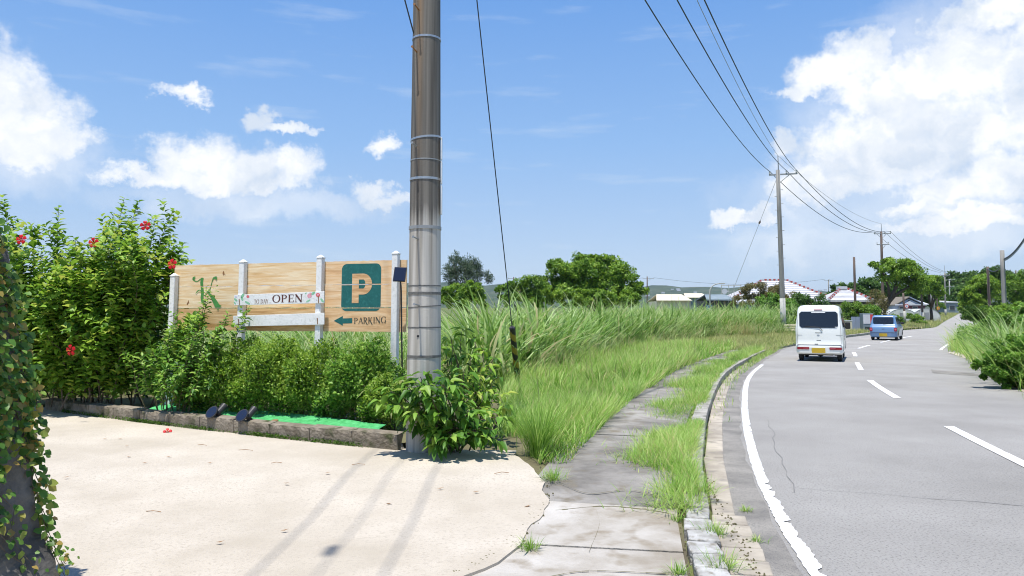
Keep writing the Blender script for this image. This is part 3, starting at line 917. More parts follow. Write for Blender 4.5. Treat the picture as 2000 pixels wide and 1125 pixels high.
M['green_ink'] = pm('green_ink', (0.055, 0.22, 0.045), (0.08, 0.30, 0.07), 9, .6)
M['letter_wood'] = M['wood_peach']
text('lettering_open', 'OPEN', (531.5, 591), (592, 589.6), 15, 15.2, BO + .0195, M['maroon'], bo1, False)
text('lettering_today', 'TO DAY', (496, 593.5), (524, 592.3), 8.6, 8.6, BO + .0195, M['brown_ink'], bo1, False)
text('lettering_dots', '....', (524.5, 592), (530, 591.6), 8, 8, BO + .0195, M['brown_ink'], bo1, False)
text('lettering_parking', 'PARKING', (691, 632.5), (755, 630.5), 11.5, 12.2, .002, M['ink'], sign)
# arrow
def sp(l, out=.002): return [spx(x, y, out) for x, y in l]
painted_polys('arrow', [sp([(652, 626.5), (669.5, 617), (669.5, 622), (688, 621.2), (688, 631), (669.5, 631.8), (669.5, 636)])], .002, M['teal'], sign)
# parking emblem: rounded teal square with a letter P
cu = [spx(x, y, .002) for x, y in ((667, 608), (744, 606.5), (744, 513), (667, 517))]
def rrect(c, r):
    (ax, ay), (bx, by), (cx_, cy_), (dx, dy) = c
    x0, x1 = (ax + dx) / 2, (bx + cx_) / 2; y0, y1 = (ay + by) / 2, (cy_ + dy) / 2
    o = []
    for (mx_, my_, a0) in ((x0 + r, y0 + r, 180), (x1 - r, y0 + r, 270), (x1 - r, y1 - r, 0), (x0 + r, y1 - r, 90)):
        for i in range(7):
            t = R(a0 + 15 * i); o.append((mx_ + r * math.cos(t), my_ + r * math.sin(t)))
    return o
painted_polys('parking_emblem', [rrect(cu, .075)], .002, M['teal'], sign)
(p0x, p0y), (p1x, p1y) = spx(687, 592, .0035), spx(727, 534, .0035)
W, H = p1x - p0x, p1y - p0y
pl = [[(p0x + x * W, p0y + y * H) for x, y in q] for q in ([rect(0, 0, .34, 1), rect(.30, .80, .56, 1), rect(.30, .29, .56, .49)] + [[(a, b) for a, b in q] for q in ring(.55, .645, .45, .355, .33, .20, -90, 90, 20)])]
painted_polys('emblem_letter', pl, .0035, M['letter_wood'], sign)
# the swashed letter K
def ribbon(pts, ws, n=10):
    P = catmull([(x, y, w) for (x, y), w in zip(pts, ws)], n)
    out = []
    for i in range(len(P) - 1):
        a, b = P[i], P[i + 1]
        d = Vector((b.x - a.x, b.y - a.y)); d = d.normalized() if d.length > 1e-6 else Vector((1, 0)); nx, ny = -d.y, d.x
        out.append([(a.x - nx * a.z / 2, a.y - ny * a.z / 2), (b.x - nx * b.z / 2, b.y - ny * b.z / 2), (b.x + nx * b.z / 2, b.y + ny * b.z / 2), (a.x + nx * a.z / 2, a.y + ny * a.z / 2)])
    return out
kp = []
def z1(x, y): return (330 + x * 150 / 1055, 500 + y * 160 / 1125)
for pts, ws in (([(345, 290), (335, 315), (350, 340), (390, 348), (430, 320), (465, 305)], [3, 4.5, 2.2, 1.6, 2, 3]),
                ([(462, 300), (450, 360), (455, 430), (462, 500), (455, 575), (470, 640)], [4.5, 5.5, 5.2, 5, 5.5, 6]),
                ([(650, 300), (620, 300), (600, 330), (580, 400), (558, 465), (520, 500)], [6, 4, 1.6, 1.4, 1.6, 2.5]),
                ([(530, 490), (580, 545), (630, 620), (670, 690), (700, 715)], [2, 4.5, 8, 10, 12]),
                ([(345, 285), (350, 300), (342, 312)], [4.5, 5.5, 4]), ([(636, 312), (652, 302), (664, 300)], [6, 7, 4]),
                ([(370, 515), (400, 480), (430, 470), (450, 500)], [1.2, 2, 1.6, 1.2])):
    rb = ribbon([z1(*p) for p in pts], ws)
    kp += [[spx(x, y, .002) for x, y in q] for q in rb]
painted_polys('letter_k', kp, .002, M['green_ink'], sign)
# painted roses on the board
def disc(cx, cy, r, n=12, sq=1.0, rot=0.0):
    return [(cx + r * math.cos(2 * math.pi * i / n) * math.cos(rot) - r * sq * math.sin(2 * math.pi * i / n) * math.sin(rot), cy + r * math.cos(2 * math.pi * i / n) * math.sin(rot) + r * sq * math.sin(2 * math.pi * i / n) * math.cos(rot)) for i in range(n)]
def z6(x, y): return (450 + x * 190 / 2000, 560 + y * 80 / 842)
def flat(name, lst, mat, out):
    for q in lst:
        painted_polys(name, [[spx(*z6(*p), out) for p in q]], out, mat, bo1, False)
M['rose_pink'] = pm('rose_pink', (0.70, 0.25, 0.30), (0.72, 0.42, 0.48), 60, .7)
M['rose_red'] = pm('rose_red', (0.62, 0.07, 0.11), (0.70, 0.2, 0.2), 60, .7)
M['rose_leaf'] = pm('rose_leaf', (0.16, 0.45, 0.24), (0.34, 0.60, 0.42), 50, .7)
M['rose_lilac'] = pm('rose_lilac', (0.50, 0.50, 0.66), (0.62, 0.62, 0.72), 50, .7)
flat('painted_leaf', [disc(110, 270, 45, 10, .5, .8), disc(90, 335, 35, 10, .45, .9), disc(250, 185, 55, 10, .5, 2.2), disc(240, 245, 48, 10, .5, 1.2), disc(350, 330, 60, 10, .35, .5), disc(1550, 135, 24, 10, .5, 2.3), disc(1700, 135, 50, 10, .5, 2.5), disc(1600, 290, 55, 10, .3, 2.6), disc(1885, 280, 52, 10, .45, .9)], M['rose_leaf'], BO + .0192)
flat('painted_rose', [disc(1625, 188, 46), disc(1650, 140, 20)], M['rose_pink'], BO + .0196)
flat('painted_rose', [disc(1800, 170, 44), disc(358, 202, 30)], M['rose_red'], BO + .0196)
flat('painted_rose', [disc(1800, 165, 20), disc(1640, 195, 16)], M['rose_pink'], BO + .020)
flat('painted_bud', [disc(110, 210, 22, 10, .7), disc(170, 180, 12), disc(1640, 128, 20, 10, .6), disc(1770, 272, 14)], M['rose_lilac'], BO + .0194)
# knots in the planks
for (x, y, r) in ((437, 534, 4.2), (367, 591, 4)):
    mb = MB()
    for k in range(7):
        a = random.uniform(0, 6.28); mb_p = [spx(x + math.cos(a) * r * .2 + q[0], y + math.sin(a) * r * .5 + q[1], .0015) for q in disc(random.uniform(-r, r) * .4, random.uniform(-r, r) * .5, r * .55, 7, .35, random.uniform(1, 2))]
        mb.poly([loc(s3(u, z, .0015 + k * 2e-5)) for u, z in mb_p])
    mb.build('wood_knot', M['rust'], sign)

# small solar panel by the pole
sp_o = empty('solar_panel', s3(spx(783, 560)[0], 0.15, -.03))
tag(sp_o, 'small black solar panel tilted on a stake between sign and pole', 'solar panel')
b0 = sp_o.location
c = at(781, 536, 9.55) - b0
Mr = Matrix.Rotation(R(-8), 3, 'Z') @ Matrix.Rotation(R(68), 3, 'X') @ Matrix.Rotation(R(6), 3, 'Y')
MB().box(c, (.16, .20, .018), Mr).build('panel', M['black'], sp_o, bevel=.003)
M['cell'] = pm('cell', (0.012, 0.016, 0.035), None, rough=.15, coat=.6)
MB().box(c + Mr @ Vector((0, 0, .011)), (.145, .185, .003), Mr).build('cell', M['cell'], sp_o)
MB().tube([c + Vector((0, .03, -.02)), c + Vector((.012, .05, -.2)), Vector((.03, .05, 0))], .010, 6).build('stake', M['black'], sp_o)

# two solar spotlights on the turf
def spotlight(px, py, lab):
    b = G(px, py, 0.215)
    o = empty('garden_spotlight', b)
    o.scale = (1.25, 1.25, 1.25)
    tag(o, lab, 'spotlight', 'solar spotlights on the turf mat')
    MB().tube([(0, 0, -.02), (0, 0, .05)], [.014, .012], 10).build('stake', M['black'], o)
    MB().box((0, 0, .055), (.045, .05, .05)).build('bracket', M['black'], o, bevel=.006)
    d = Vector((.25, .80, .5)).normalized()
    h = Vector((0.0, 0, .115))
    MB().tube([h - d * .05, h - d * .02, h + d * .04, h + d * .085], [.022, .032, .036, .040], 16).build('lamp_head', M['black'], o, smooth=False)
    pd = Vector((-.35, -.72, .60)).normalized()
    pc = h + Vector((-.055, -.06, .0))
    MB().tube([pc - pd * .006, pc + pd * .004], [.070, .070], 20).build('panel', M['black'], o)
    MB().tube([pc + pd * .0045, pc + pd * .0055], [.058, .058], 20).build('cell', M['cell'], o)
    MB().tube([pc, h - d * .02], [.014, .016], 8).build('hinge', M['black'], o)
spotlight(428, 826, 'black solar spotlight on the green turf, left one of two')
spotlight(487, 833, 'black solar spotlight on the green turf, right one of two')
# ------------------------------------------------------------------ vegetation helpers
def unit(v): return v / np.maximum(np.linalg.norm(v, axis=-1, keepdims=True), 1e-9)
def leaf_arrays(P, T, Nn, Ln, Wd, fold=0.25, droop=0.25):
    """leaves as 7-vertex, 4-quad blades: base, two side pairs, midrib, tip"""
    n = len(P)
    T = unit(T); S = unit(np.cross(T, Nn)); Nn = np.cross(S, T)
    prof = [(0.0, 0, 0), (0.34, -0.5, 1), (0.36, 0, 0), (0.34, 0.5, 1), (0.72, -0.34, 1), (0.74, 0, 0), (0.72, 0.34, 1), (1.0, 0, 0)]
    V = np.empty((n, 8, 3))
    for i, (t, w, k) in enumerate(prof):
        V[:, i] = P + T * (Ln * t)[:, None] + S * (Wd * w)[:, None] + Nn * ((Wd * fold * k * abs(w) * 2) - droop * Ln * t * t)[:, None]
    faces = np.array([(0, 2, 1, 1), (0, 3, 2, 2), (1, 2, 5, 4), (2, 3, 6, 5), (4, 5, 7, 7), (5, 6, 7, 7)])
    tri = np.array([(0, 2, 1), (0, 3, 2), (1, 2, 5), (1, 5, 4), (2, 3, 6), (2, 6, 5), (4, 5, 7), (5, 6, 7)])
    Fq = (tri[None] + (np.arange(n) * 8)[:, None, None]).reshape(-1, 3)
    return V.reshape(-1, 3), Fq
def small_leaf_arrays(P, T, Nn, Ln, Wd, fold=0.3):
    n = len(P)
    T = unit(T); S = unit(np.cross(T, Nn)); Nn = np.cross(S, T)
    V = np.empty((n, 4, 3))
    V[:, 0] = P
    V[:, 1] = P + T * (Ln * .5)[:, None] - S * (Wd * .5)[:, None] + Nn * (Wd * fold)[:, None]
    V[:, 2] = P + T * Ln[:, None]
    V[:, 3] = P + T * (Ln * .5)[:, None] + S * (Wd * .5)[:, None] + Nn * (Wd * fold)[:, None]
    tri = np.array([(0, 2, 1), (0, 3, 2)])
    return V.reshape(-1, 3), (tri[None] + (np.arange(n) * 4)[:, None, None]).reshape(-1, 3)
def rnd_per(n, k, lo=0, hi=1): return np.repeat(rng.uniform(lo, hi, n), k)
def leaves(name, parent, mat, P, T, Nn, Ln, Wd, big=True, fold=.25, droop=.25, kind=None, rnd=None):
    if big: V, Fq = leaf_arrays(P, T, Nn, Ln, Wd, fold, droop); k = 8
    else: V, Fq = small_leaf_arrays(P, T, Nn, Ln, Wd, fold); k = 4
    r = np.repeat(rnd, k) if rnd is not None else rnd_per(len(P), k)
    o = np_mesh(name, V, Fq, mat, parent, r)
    if kind: o['kind'] = kind
    return o
_unit_leaf = {}
def leaf_objects(name, parent, mat, P, T, Nn, Ln, Wd, fold=.25, droop=.25):
    """each leaf an object of its own sharing one of a few unit leaves"""
    key = (mat.name, fold, droop)
    if key not in _unit_leaf:
        V, Fq = leaf_arrays(np.zeros((1, 3)), np.array([[0, 1., 0]]), np.array([[0, 0, 1.]]), np.ones(1), np.ones(1), fold, droop)
        me = bpy.data.meshes.new('leaf'); me.from_pydata(V.tolist(), [], Fq.tolist()); me.materials.append(mat)
        me.polygons.foreach_set('use_smooth', [True] * len(me.polygons))
        _unit_leaf[key] = me
    me = _unit_leaf[key]
    T = unit(T); S = unit(np.cross(T, Nn)); Nn = np.cross(S, T)
    for i in range(len(P)):
        o = bpy.data.objects.new(name, me)
        s_, t_, n_, p_ = S[i] * Wd[i], T[i] * Ln[i], Nn[i] * (Wd[i] + Ln[i]) * .5, P[i]
        o.parent = parent
        o.matrix_basis = Matrix(((s_[0], t_[0], n_[0], p_[0]), (s_[1], t_[1], n_[1], p_[1]), (s_[2], t_[2], n_[2], p_[2]), (0, 0, 0, 1)))
        col.objects.link(o)
def split_leaves(parent, mats, base, P, T, Nn, Ln, Wd, nobj=300, fold=.25, droop=.25, name='leaf'):
    """nearest leaves become parts one by one, the rest one foliage mass"""
    P = np.asarray(P) - np.array(base)[None]
    d = (P + np.array(base))
    # those that show largest: near and on the camera side
    sc_ = Ln / np.linalg.norm(d - np.array([0, 0, EYE]), axis=1) * (1 + .35 * unit(np.asarray(T)) @ np.array([0, -1, 0])) - .004 * (d[:, 1] - d[:, 1].min())
    idx = np.argsort(-sc_)
    a, b = idx[:nobj], idx[nobj:]
    leaf_objects(name, parent, mats[1], P[a], T[a], Nn[a], Ln[a], Wd[a], fold, droop)
    if len(b): leaves('foliage', parent, mats[0], P[b], T[b], Nn[b], Ln[b], Wd[b], True, fold, droop, 'stuff')
def blades(name, mat, P, H, lean, Wd, az, bend=0.9, segs=4, rnd=None, parent=None):
    """grass blades: P (n,3) roots, H lengths, lean start angle from vertical, az heading of the lean"""
    n = len(P)
    k = segs
    V = np.empty((n, 2 * k + 1, 3))
    dirh = np.stack([np.cos(az), np.sin(az), np.zeros(n)], 1)
    side = np.stack([-np.sin(az), np.cos(az), np.zeros(n)], 1)
    # twist the blade face
    tw = rng.uniform(-1.2, 1.2, n)
    pos = P.copy()
    ang = lean.copy()
    for i in range(k):
        t = i / k
        w = Wd * (1 - t ** 1.6) * (0.75 + .25 * min(1, t * 4)) * .5
        sd = side * np.cos(tw)[:, None] + dirh * (np.sin(tw) * .6)[:, None]
        V[:, 2 * i] = pos - sd * w[:, None]; V[:, 2 * i + 1] = pos + sd * w[:, None]
        step = H / k
        pos = pos + dirh * (np.sin(ang) * step)[:, None]; pos[:, 2] += np.cos(ang) * step
        ang = ang + bend * (0.4 + t) / k
    V[:, 2 * k] = pos
    tri = []
    for i in range(k - 1):
        tri += [(2 * i, 2 * i + 1, 2 * i + 3), (2 * i, 2 * i + 3, 2 * i + 2)]
    tri.append((2 * k - 2, 2 * k - 1, 2 * k))
    Fq = (np.array(tri)[None] + (np.arange(n) * (2 * k + 1))[:, None, None]).reshape(-1, 3)
    r = rng.uniform(0, 1, n) if rnd is None else rnd
    return np_mesh(name, V.reshape(-1, 3), Fq, mat, parent, np.repeat(r, 2 * k + 1))
def rand_dirs(n, up=0.0):
    v = rng.normal(size=(n, 3)); v = unit(v); v[:, 2] += up
    return unit(v)

# colours
GL = dict(
    hib=[(0.03, 0.09, 0.01), (0.10, 0.23, 0.02), (0.19, 0.36, 0.035), (0.29, 0.46, 0.06), (0.42, 0.48, 0.09)],
    hedge=[(0.02, 0.065, 0.006), (0.08, 0.19, 0.014), (0.19, 0.34, 0.03), (0.38, 0.53, 0.10)],
    bigleaf=[(0.025, 0.085, 0.012), (0.08, 0.21, 0.022), (0.18, 0.36, 0.045), (0.33, 0.48, 0.10)],
    tall=[(0.045, 0.12, 0.022), (0.15, 0.28, 0.05), (0.27, 0.43, 0.11), (0.47, 0.59, 0.28), (0.54, 0.45, 0.24)],
    turf=[(0.05, 0.14, 0.016), (0.14, 0.30, 0.032), (0.245, 0.43, 0.07), (0.39, 0.54, 0.15), (0.50, 0.44, 0.20)],
    dry=[(0.17, 0.24, 0.05), (0.27, 0.34, 0.09), (0.38, 0.40, 0.15), (0.46, 0.39, 0.19)],
    tree=[(0.025, 0.07, 0.012), (0.045, 0.115, 0.018), (0.08, 0.17, 0.028), (0.13, 0.23, 0.04)],
    tree_br=[(0.045, 0.11, 0.012), (0.11, 0.23, 0.022), (0.21, 0.36, 0.038), (0.34, 0.49, 0.07)],
    tree_lt=[(0.035, 0.09, 0.012), (0.09, 0.20, 0.022), (0.17, 0.31, 0.035), (0.28, 0.43, 0.06)],
    pine=[(0.035, 0.065, 0.035), (0.055, 0.095, 0.05), (0.085, 0.135, 0.075), (0.12, 0.17, 0.10)],
    olive=[(0.09, 0.09, 0.03), (0.14, 0.14, 0.045), (0.20, 0.19, 0.06), (0.26, 0.21, 0.09)],
    ivy=[(0.035, 0.09, 0.015), (0.07, 0.17, 0.025), (0.12, 0.26, 0.04), (0.18, 0.30, 0.05), (0.26, 0.30, 0.06), (0.36, 0.24, 0.06)],
    varieg=[(0.14, 0.24, 0.05), (0.30, 0.36, 0.12), (0.50, 0.48, 0.24)])
for k, v in GL.items():
    M['l_' + k] = leafmat('l_' + k, v)
    M['o_' + k] = leafmat('o_' + k, v, byobj=True)
M['bark'] = pm('bark', (0.10, 0.075, 0.05), (0.17, 0.135, 0.10), 8, .9, bump=.8, bscale=30)
M['bark_dk'] = pm('bark_dk', (0.05, 0.04, 0.03), (0.10, 0.08, 0.06), 5, .9, bump=.8, bscale=20)
M['stem'] = pm('stem', (0.13, 0.12, 0.06), (0.20, 0.17, 0.10), 20, .8)

# ------------------------------------------------------------------ grasses
def scatter_region(n, y0, y1, o0, o1, jitter=0):
    """points between two offsets of the edge line (o may be functions of y)"""
    y = y0 + (y1 - y0) * rng.uniform(0, 1, n)
    a = o0(y) if callable(o0) else o0
    b = o1(y) if callable(o1) else o1
    off = a + (b - a) * rng.uniform(0, 1, n)
    xl = np.interp(y, _Y, _X)
    i = np.clip(np.searchsorted(_Y, y), 1, len(_Y) - 1)
    sl = (_X[i] - _X[i - 1]) / np.maximum(_Y[i] - _Y[i - 1], 1e-6)
    return xl + off * np.sqrt(1 + sl * sl), y, off
def zl(y): return np.array([hk(v) - 0.03 for v in np.atleast_1d(y)])
# front edge of the tall cane grass, as x for a given depth
_tf = np.array([(x, y) for x, y in ((-14, 11.5), (-3.4, 12.4), (-0.9, 14.4), (0.1, 17.0), (1.5, 22), (3.6, 30), (7.5, 38), (11.5, 46), (17.5, 52), (24, 60), (34, 72))])
def tall_front_y(x): return np.interp(x, _tf[:, 0], _tf[:, 1])
def tall_front_x(y): return np.interp(y, _tf[:, 1], _tf[:, 0])
def clumps(name, mat, C, per, hmin, hmax, spread, wd, label, cat, lean=(.03, .6), bend=(1.0, 2.7), segs=6, wind=0.85, dry=.09):
    n = len(C) * per
    hs = np.repeat(rng.uniform(hmin, hmax, len(C)), per)
    base = np.repeat(C, per, 0)
    r = np.abs(rng.normal(0, spread, n)); a = rng.uniform(0, 2 * np.pi, n)
    P = base + np.stack([r * np.cos(a), r * np.sin(a), np.zeros(n)], 1)
    az = a + rng.normal(0, .7, n)
    ws = rng.uniform(0, 1, n) < wind * .5
    az = np.where(ws, rng.normal(-2.4, .8, n), az)
    H = hs * rng.uniform(.55, 1.12, n)
    cr = np.repeat(rng.uniform(0, .75, len(C)), per)
    rr_ = np.clip(cr * .35 + rng.uniform(0, .6, n), 0, .76)
    rr_ = np.where(rng.uniform(0, 1, n) < dry, rng.uniform(.76, 1, n), rr_)
    o = blades(name, mat, P, H, rng.uniform(*lean, n), wd * rng.uniform(.6, 1.3, n), az, rng.uniform(*bend, n), segs, rr_)
    return tag(o, label, cat, kind='stuff')
def tall_points(n, x0, x1, d0, d1):
    x = rng.uniform(x0, x1, n); y = tall_front_y(x) + d0 + (d1 - d0) * rng.uniform(0, 1, n) ** 1.3
    return np.stack([x, y, np.full(n, .08)], 1)
C = np.concatenate([tall_points(420, -1.0, 12, 0.2, 6), tall_points(360, 10, 30, 0.2, 7), tall_points(420, -8, 36, 4, 22)])
C = C[(off_of(C[:, 0], C[:, 1]) < -4.2)]
clumps('cane_grass', M['l_tall'], C, 28, 1.35, 2.6, .26, .095, 'tall pale green cane grass filling the field beyond the verge', 'tall grass')
C = tall_points(240, -11, -0.4, 0.1, 5)
C = C[~((C[:, 0] < -5.4) & (C[:, 1] < 13))]
clumps('reed_grass', M['l_tall'], C, 34, 1.1, 1.75, .26, .045, 'tall grass growing behind the parking sign and the hedge', 'tall grass', dry=.22)
C = np.array([at(px, 640, d) for px, d in ((1150, 31), (1165, 33), (1120, 30), (1430, 47), (1440, 49), (1455, 48), (1300, 42))]); C[:, 2] = .1
clumps('dry_grass', M['l_dry'], C, 120, 1.3, 1.8, .35, .026, 'dry straw-coloured patches standing in the tall grass', 'dry grass', dry=.6)

def sward(name, mat, x, y, hm, hv, wd, label, lean=(.1, .8), bend=(.5, 1.4), segs=3, rlo=0, rhi=.8, windaz=None, zf=None, dry=.06):
    n = len(x)
    P = np.stack([x, y, zl(y) if zf is None else zf(y)], 1)
    # patchiness
    pn = np.sin(x * 1.9 + 1.3 * np.sin(y * .9)) * np.sin(y * 1.3 + .7 * np.sin(x * 1.4))
    H = hm * (1 + hv * pn) * rng.uniform(.5, 1.25, n)
    az = rng.uniform(0, 2 * np.pi, n)
    if windaz is not None: az = np.where(rng.uniform(0, 1, n) < .55, rng.normal(windaz, .7, n), az)
    r = np.clip((pn * .5 + .5) * .45 + rng.uniform(rlo, rhi, n) * .6, 0, .78)
    r = np.where(rng.uniform(0, 1, n) < dry, rng.uniform(.8, 1, n), r)
    o = blades(name, mat, P, H, rng.uniform(*lean, n), wd * rng.uniform(.6, 1.4, n), az, rng.uniform(*bend, n), segs, r)
    return tag(o, label, 'grass', kind='stuff')
lim = lambda y: off_of(tall_front_x(y), y) - .6
x, y, o_ = scatter_region(26000, 7.6, 15, lambda y: np.maximum(lim(y), -5.5), -1.85)
k = (x > -0.2 + .0 * y) & ((x > .25) | (y > 9.2))
sward('verge_grass', M['l_turf'], x[k], y[k], .34, .6, .013, 'lush green verge grass beside the pavement near the pole', windaz=.1, dry=.16, bend=(.6, 1.7), segs=4)
x, y, o_ = scatter_region(30000, 15, 32, lim, -1.8)
sward('verge_grass', M['l_turf'], x, y, .40, .6, .026, 'green verge grass between the cane field and the middle of the pavement', windaz=.1, dry=.18, bend=(.6, 1.6))
x, y, o_ = scatter_region(28000, 30, 60, lambda y: np.maximum(lim(y), -14), lambda y: -.75 + .6 * np.clip((44 - y) / 3, 0, 1))
sward('verge_grass', M['l_dry'], x, y, .30, .4, .022, 'olive mown verge grass at the far bend left of the white van', rhi=.7, dry=.12)
# strip between pavement and kerb: uneven tussocks
def strip_width(y): return -1.06 - .24 * np.sin(y * 1.7) - .16 * np.sin(y * 4.1 + 1) - .10 * (y > 11)
x, y, o_ = scatter_region(14000, 6.0, 13, lambda y: strip_width(y) - rng.exponential(.10, len(y)) + .08, -.62)
k = (y > 6.5) | (rng.uniform(0, 1, len(x)) < .5)
sward('kerb_grass', M['l_turf'], x[k], y[k], .17, .8, .008, 'ragged grass growing along the near part of the kerb', lean=(.3, 1.35), dry=.2)
x, y, o_ = scatter_region(22000, 13, 34, lambda y: strip_width(y) - rng.exponential(.12, len(y)) + .1, -.64)
sward('kerb_grass', M['l_turf'], x, y, .20, .5, .012, 'grass strip between pavement and kerb at the bend', lean=(.2, 1.2), dry=.2)
x, y, o_ = scatter_region(3600, 11, 34, -.55, -.2)
k = rng.uniform(0, 1, len(x)) < np.clip((y - 14) / 14, .1, 1)
sward('gutter_grass', M['l_turf'], x[k], y[k], .14, .4, .012, 'low weeds growing in the gutter before the van', zf=lambda y: np.full(len(y), .01), dry=.25)
C = np.concatenate([tall_points(150, -0.4, 14, -1.4, .6), tall_points(110, 10, 28, -1.6, .6)])
C = C[(off_of(C[:, 0], C[:, 1]) < -3.0)]
clumps('cane_grass', M['l_tall'], C, 36, .7, 1.35, .2, .045, 'lower mixed grass clumps where the field meets the verge', 'tall grass', dry=.3)
x, y, o_ = scatter_region(330, 9, 34, lim, -2.15)
k = x > .5
clumps('tussock_grass', M['l_turf'], np.stack([x[k], y[k], zl(y[k])], 1), 46, .35, .75, .10, .020, 'rough pale tussocks scattered over the verge', 'grass', dry=.25, lean=(.1, .8))
C = tall_points(260, 6, 34, 1, 12)
C = C[(off_of(C[:, 0], C[:, 1]) < -5)]
clumps('cane_grass', M['l_tall'], C, 26, 2.2, 3.1, .3, .09, 'taller cane grass at the back of the field before the sheds', 'tall grass')
C = np.concatenate([tall_points(90, -0.6, 12, -.1, 3), tall_points(70, 10, 28, 0, 4)])
C = C[(off_of(C[:, 0], C[:, 1]) < -4.2)]
clumps('cane_grass', M['l_bigleaf'], C, 26, 1.2, 2.1, .2, .085, 'darker broad-bladed cane clumps along the front of the field', 'tall grass', bend=(1.0, 2.4))
n = 900
x, y, o_ = scatter_region(n, 8.5, 30, lim, -2.0)
k = x > .4; x, y = x[k], y[k]; n = len(x)
o = blades('seed_stalk', M['l_dry'], np.stack([x, y, zl(y)], 1), rng.uniform(.5, .95, n), rng.uniform(.02, .4, n), rng.uniform(.006, .012, n) * (1 + y / 25), rng.uniform(0, 6.28, n), rng.uniform(.2, 1.2, n), 5, rng.uniform(.3, 1, n))
tag(o, 'thin straw-coloured seed stalks standing in the verge grass', 'grass', kind='stuff')
def tuft(pts, n, h, wd, name, label, mat='l_turf', spread=.06, lean=(.15, 1.1), bend=(.5, 1.4)):
    """single tufts, each its own plant"""
    for (px, py, k, lb) in pts:
        g = G(px, py, float(hk(G(px, py, .1).y)))
        m_ = int(n * k)
        a = rng.uniform(0, 2 * np.pi, m_); r = np.abs(rng.normal(0, spread * k, m_))
        P = np.stack([g.x + r * np.cos(a), g.y + r * np.sin(a), np.full(m_, g.z - .01 if px < 1385 else .005)], 1)
        rr_ = np.where(rng.uniform(0, 1, m_) < .12, rng.uniform(.8, 1, m_), rng.uniform(.1, .72, m_))
        o = blades(name, M[mat], P, h * k * rng.uniform(.5, 1.2, m_), rng.uniform(*lean, m_), wd * rng.uniform(.6, 1.3, m_), a + rng.normal(0, .5, m_), rng.uniform(*bend, m_), 4, rr_)
        tag(o, lb, 'grass tuft', 'grass tufts in the paving joints')
tuft([(1080, 935, 1.0, 'sparse grass tuft where the driveway meets the asphalt pavement'), (1035, 1070, .7, 'small grass tuft in the crack at the driveway rim'),
      (1395, 1035, .9, 'grass tuft in the gutter joint beside the pale kerb stones'), (1405, 1100, 1.0, 'grass tuft at the bottom of the gutter joint'), (1322, 1015, .5, 'tiny tuft in the joint left of the pale kerb stones'),
      (1372, 962, 1.15, 'dark green weed against the kerb end'), (1325, 1118, .6, 'tuft beside the lowest pale kerb stone'), (1478, 1048, .45, 'tiny tuft at the outer gutter edge'), (1455, 985, .45, 'small tuft on the gutter slab edge')],
     150, .15, .006, 'grass_tuft', '')
g = G(1052, 890, .1)
n = 420
a = rng.uniform(0, 2 * np.pi, n); r = np.abs(rng.normal(0, .07, n))
P = np.stack([g.x + r * np.cos(a), g.y + r * np.sin(a), np.full(n, .09)], 1)
o = blades('grass_clump', M['l_turf'], P, rng.uniform(.4, .85, n), rng.uniform(.05, .55, n), rng.uniform(.006, .011, n), a + rng.normal(0, .5, n), rng.uniform(.6, 1.5, n), 6, rng.uniform(.1, .75, n))
tag(o, 'big fountain-shaped grass clump at the corner of the driveway', 'grass clump')

# ------------------------------------------------------------------ shrubs
def stems_to_leaves(stems, per_m, ln, start=.25):
    """leaves along stem polylines; returns arrays"""
    P, T, Nn, Ls = [], [], [], []
    for pts in stems:
        L_ = sum((pts[i + 1] - pts[i]).length for i in range(len(pts) - 1))
        m_ = max(3, int(L_ * per_m))
        for k in range(m_):
            t = start + (1 - start) * (k + random.random()) / m_
            f = t * (len(pts) - 1); i = min(int(f), len(pts) - 2)
            p = pts[i].lerp(pts[i + 1], f - i); d = (pts[i + 1] - pts[i]).normalized()
            ph = k * 2.4 + random.uniform(-.5, .5)
            a = d.orthogonal().normalized(); b = d.cross(a)
            rad = a * math.cos(ph) + b * math.sin(ph)
            tip = (rad * 1.0 + d * random.uniform(.3, .9) + Vector((0, 0, random.uniform(-.25, .25)))).normalized()
            nn = (d * .6 + Vector((0, -.15, 1.15)) - tip * .2 + Vector((random.uniform(-.4, .4), random.uniform(-.4, .4), 0))).normalized()
            P.append(p + rad * .01); T.append(tip); Nn.append(nn); Ls.append(ln * random.uniform(.6, 1.2) * (1 - .35 * max(0, t - .85) / .15))
    return np.array(P), np.array(T), np.array(Nn), np.array(Ls)
def grow(base, tip, bow, n=7, wob=.03):
    o = []
    for i in range(n):
        t = i / (n - 1)
        p = base.lerp(tip, t) + bow * math.sin(math.pi * t * .9) + Vector((random.uniform(-wob, wob), random.uniform(-wob, wob), random.uniform(-wob, wob) * .5)) * (t > 0)
        o.append(p)
    return o
def twigs(stems, k, ln, t0=.3):
    o = []
    for s_ in stems:
        for _ in range(k):
            t = random.uniform(t0, .95); f = t * (len(s_) - 1); i = min(int(f), len(s_) - 2)
            p = s_[i].lerp(s_[i + 1], f - i); d = (s_[i + 1] - s_[i]).normalized()
            v = (d * .6 + Vector((random.uniform(-1, 1), random.uniform(-1, 1), random.uniform(.0, .7)))).normalized() * ln * random.uniform(.5, 1.2)
            o.append([p, p + v * .5 + Vector((0, 0, .01)), p + v + Vector((0, 0, .03))])
    return o
def stem_mesh(stems, r0, r1, parent, base, mat='stem', n=5):
    for s_ in stems:
        MB().tube([p - base for p in s_], [r0 + (r1 - r0) * i / (len(s_) - 1) for i in range(len(s_))], n, False).build('stem', M[mat], parent)
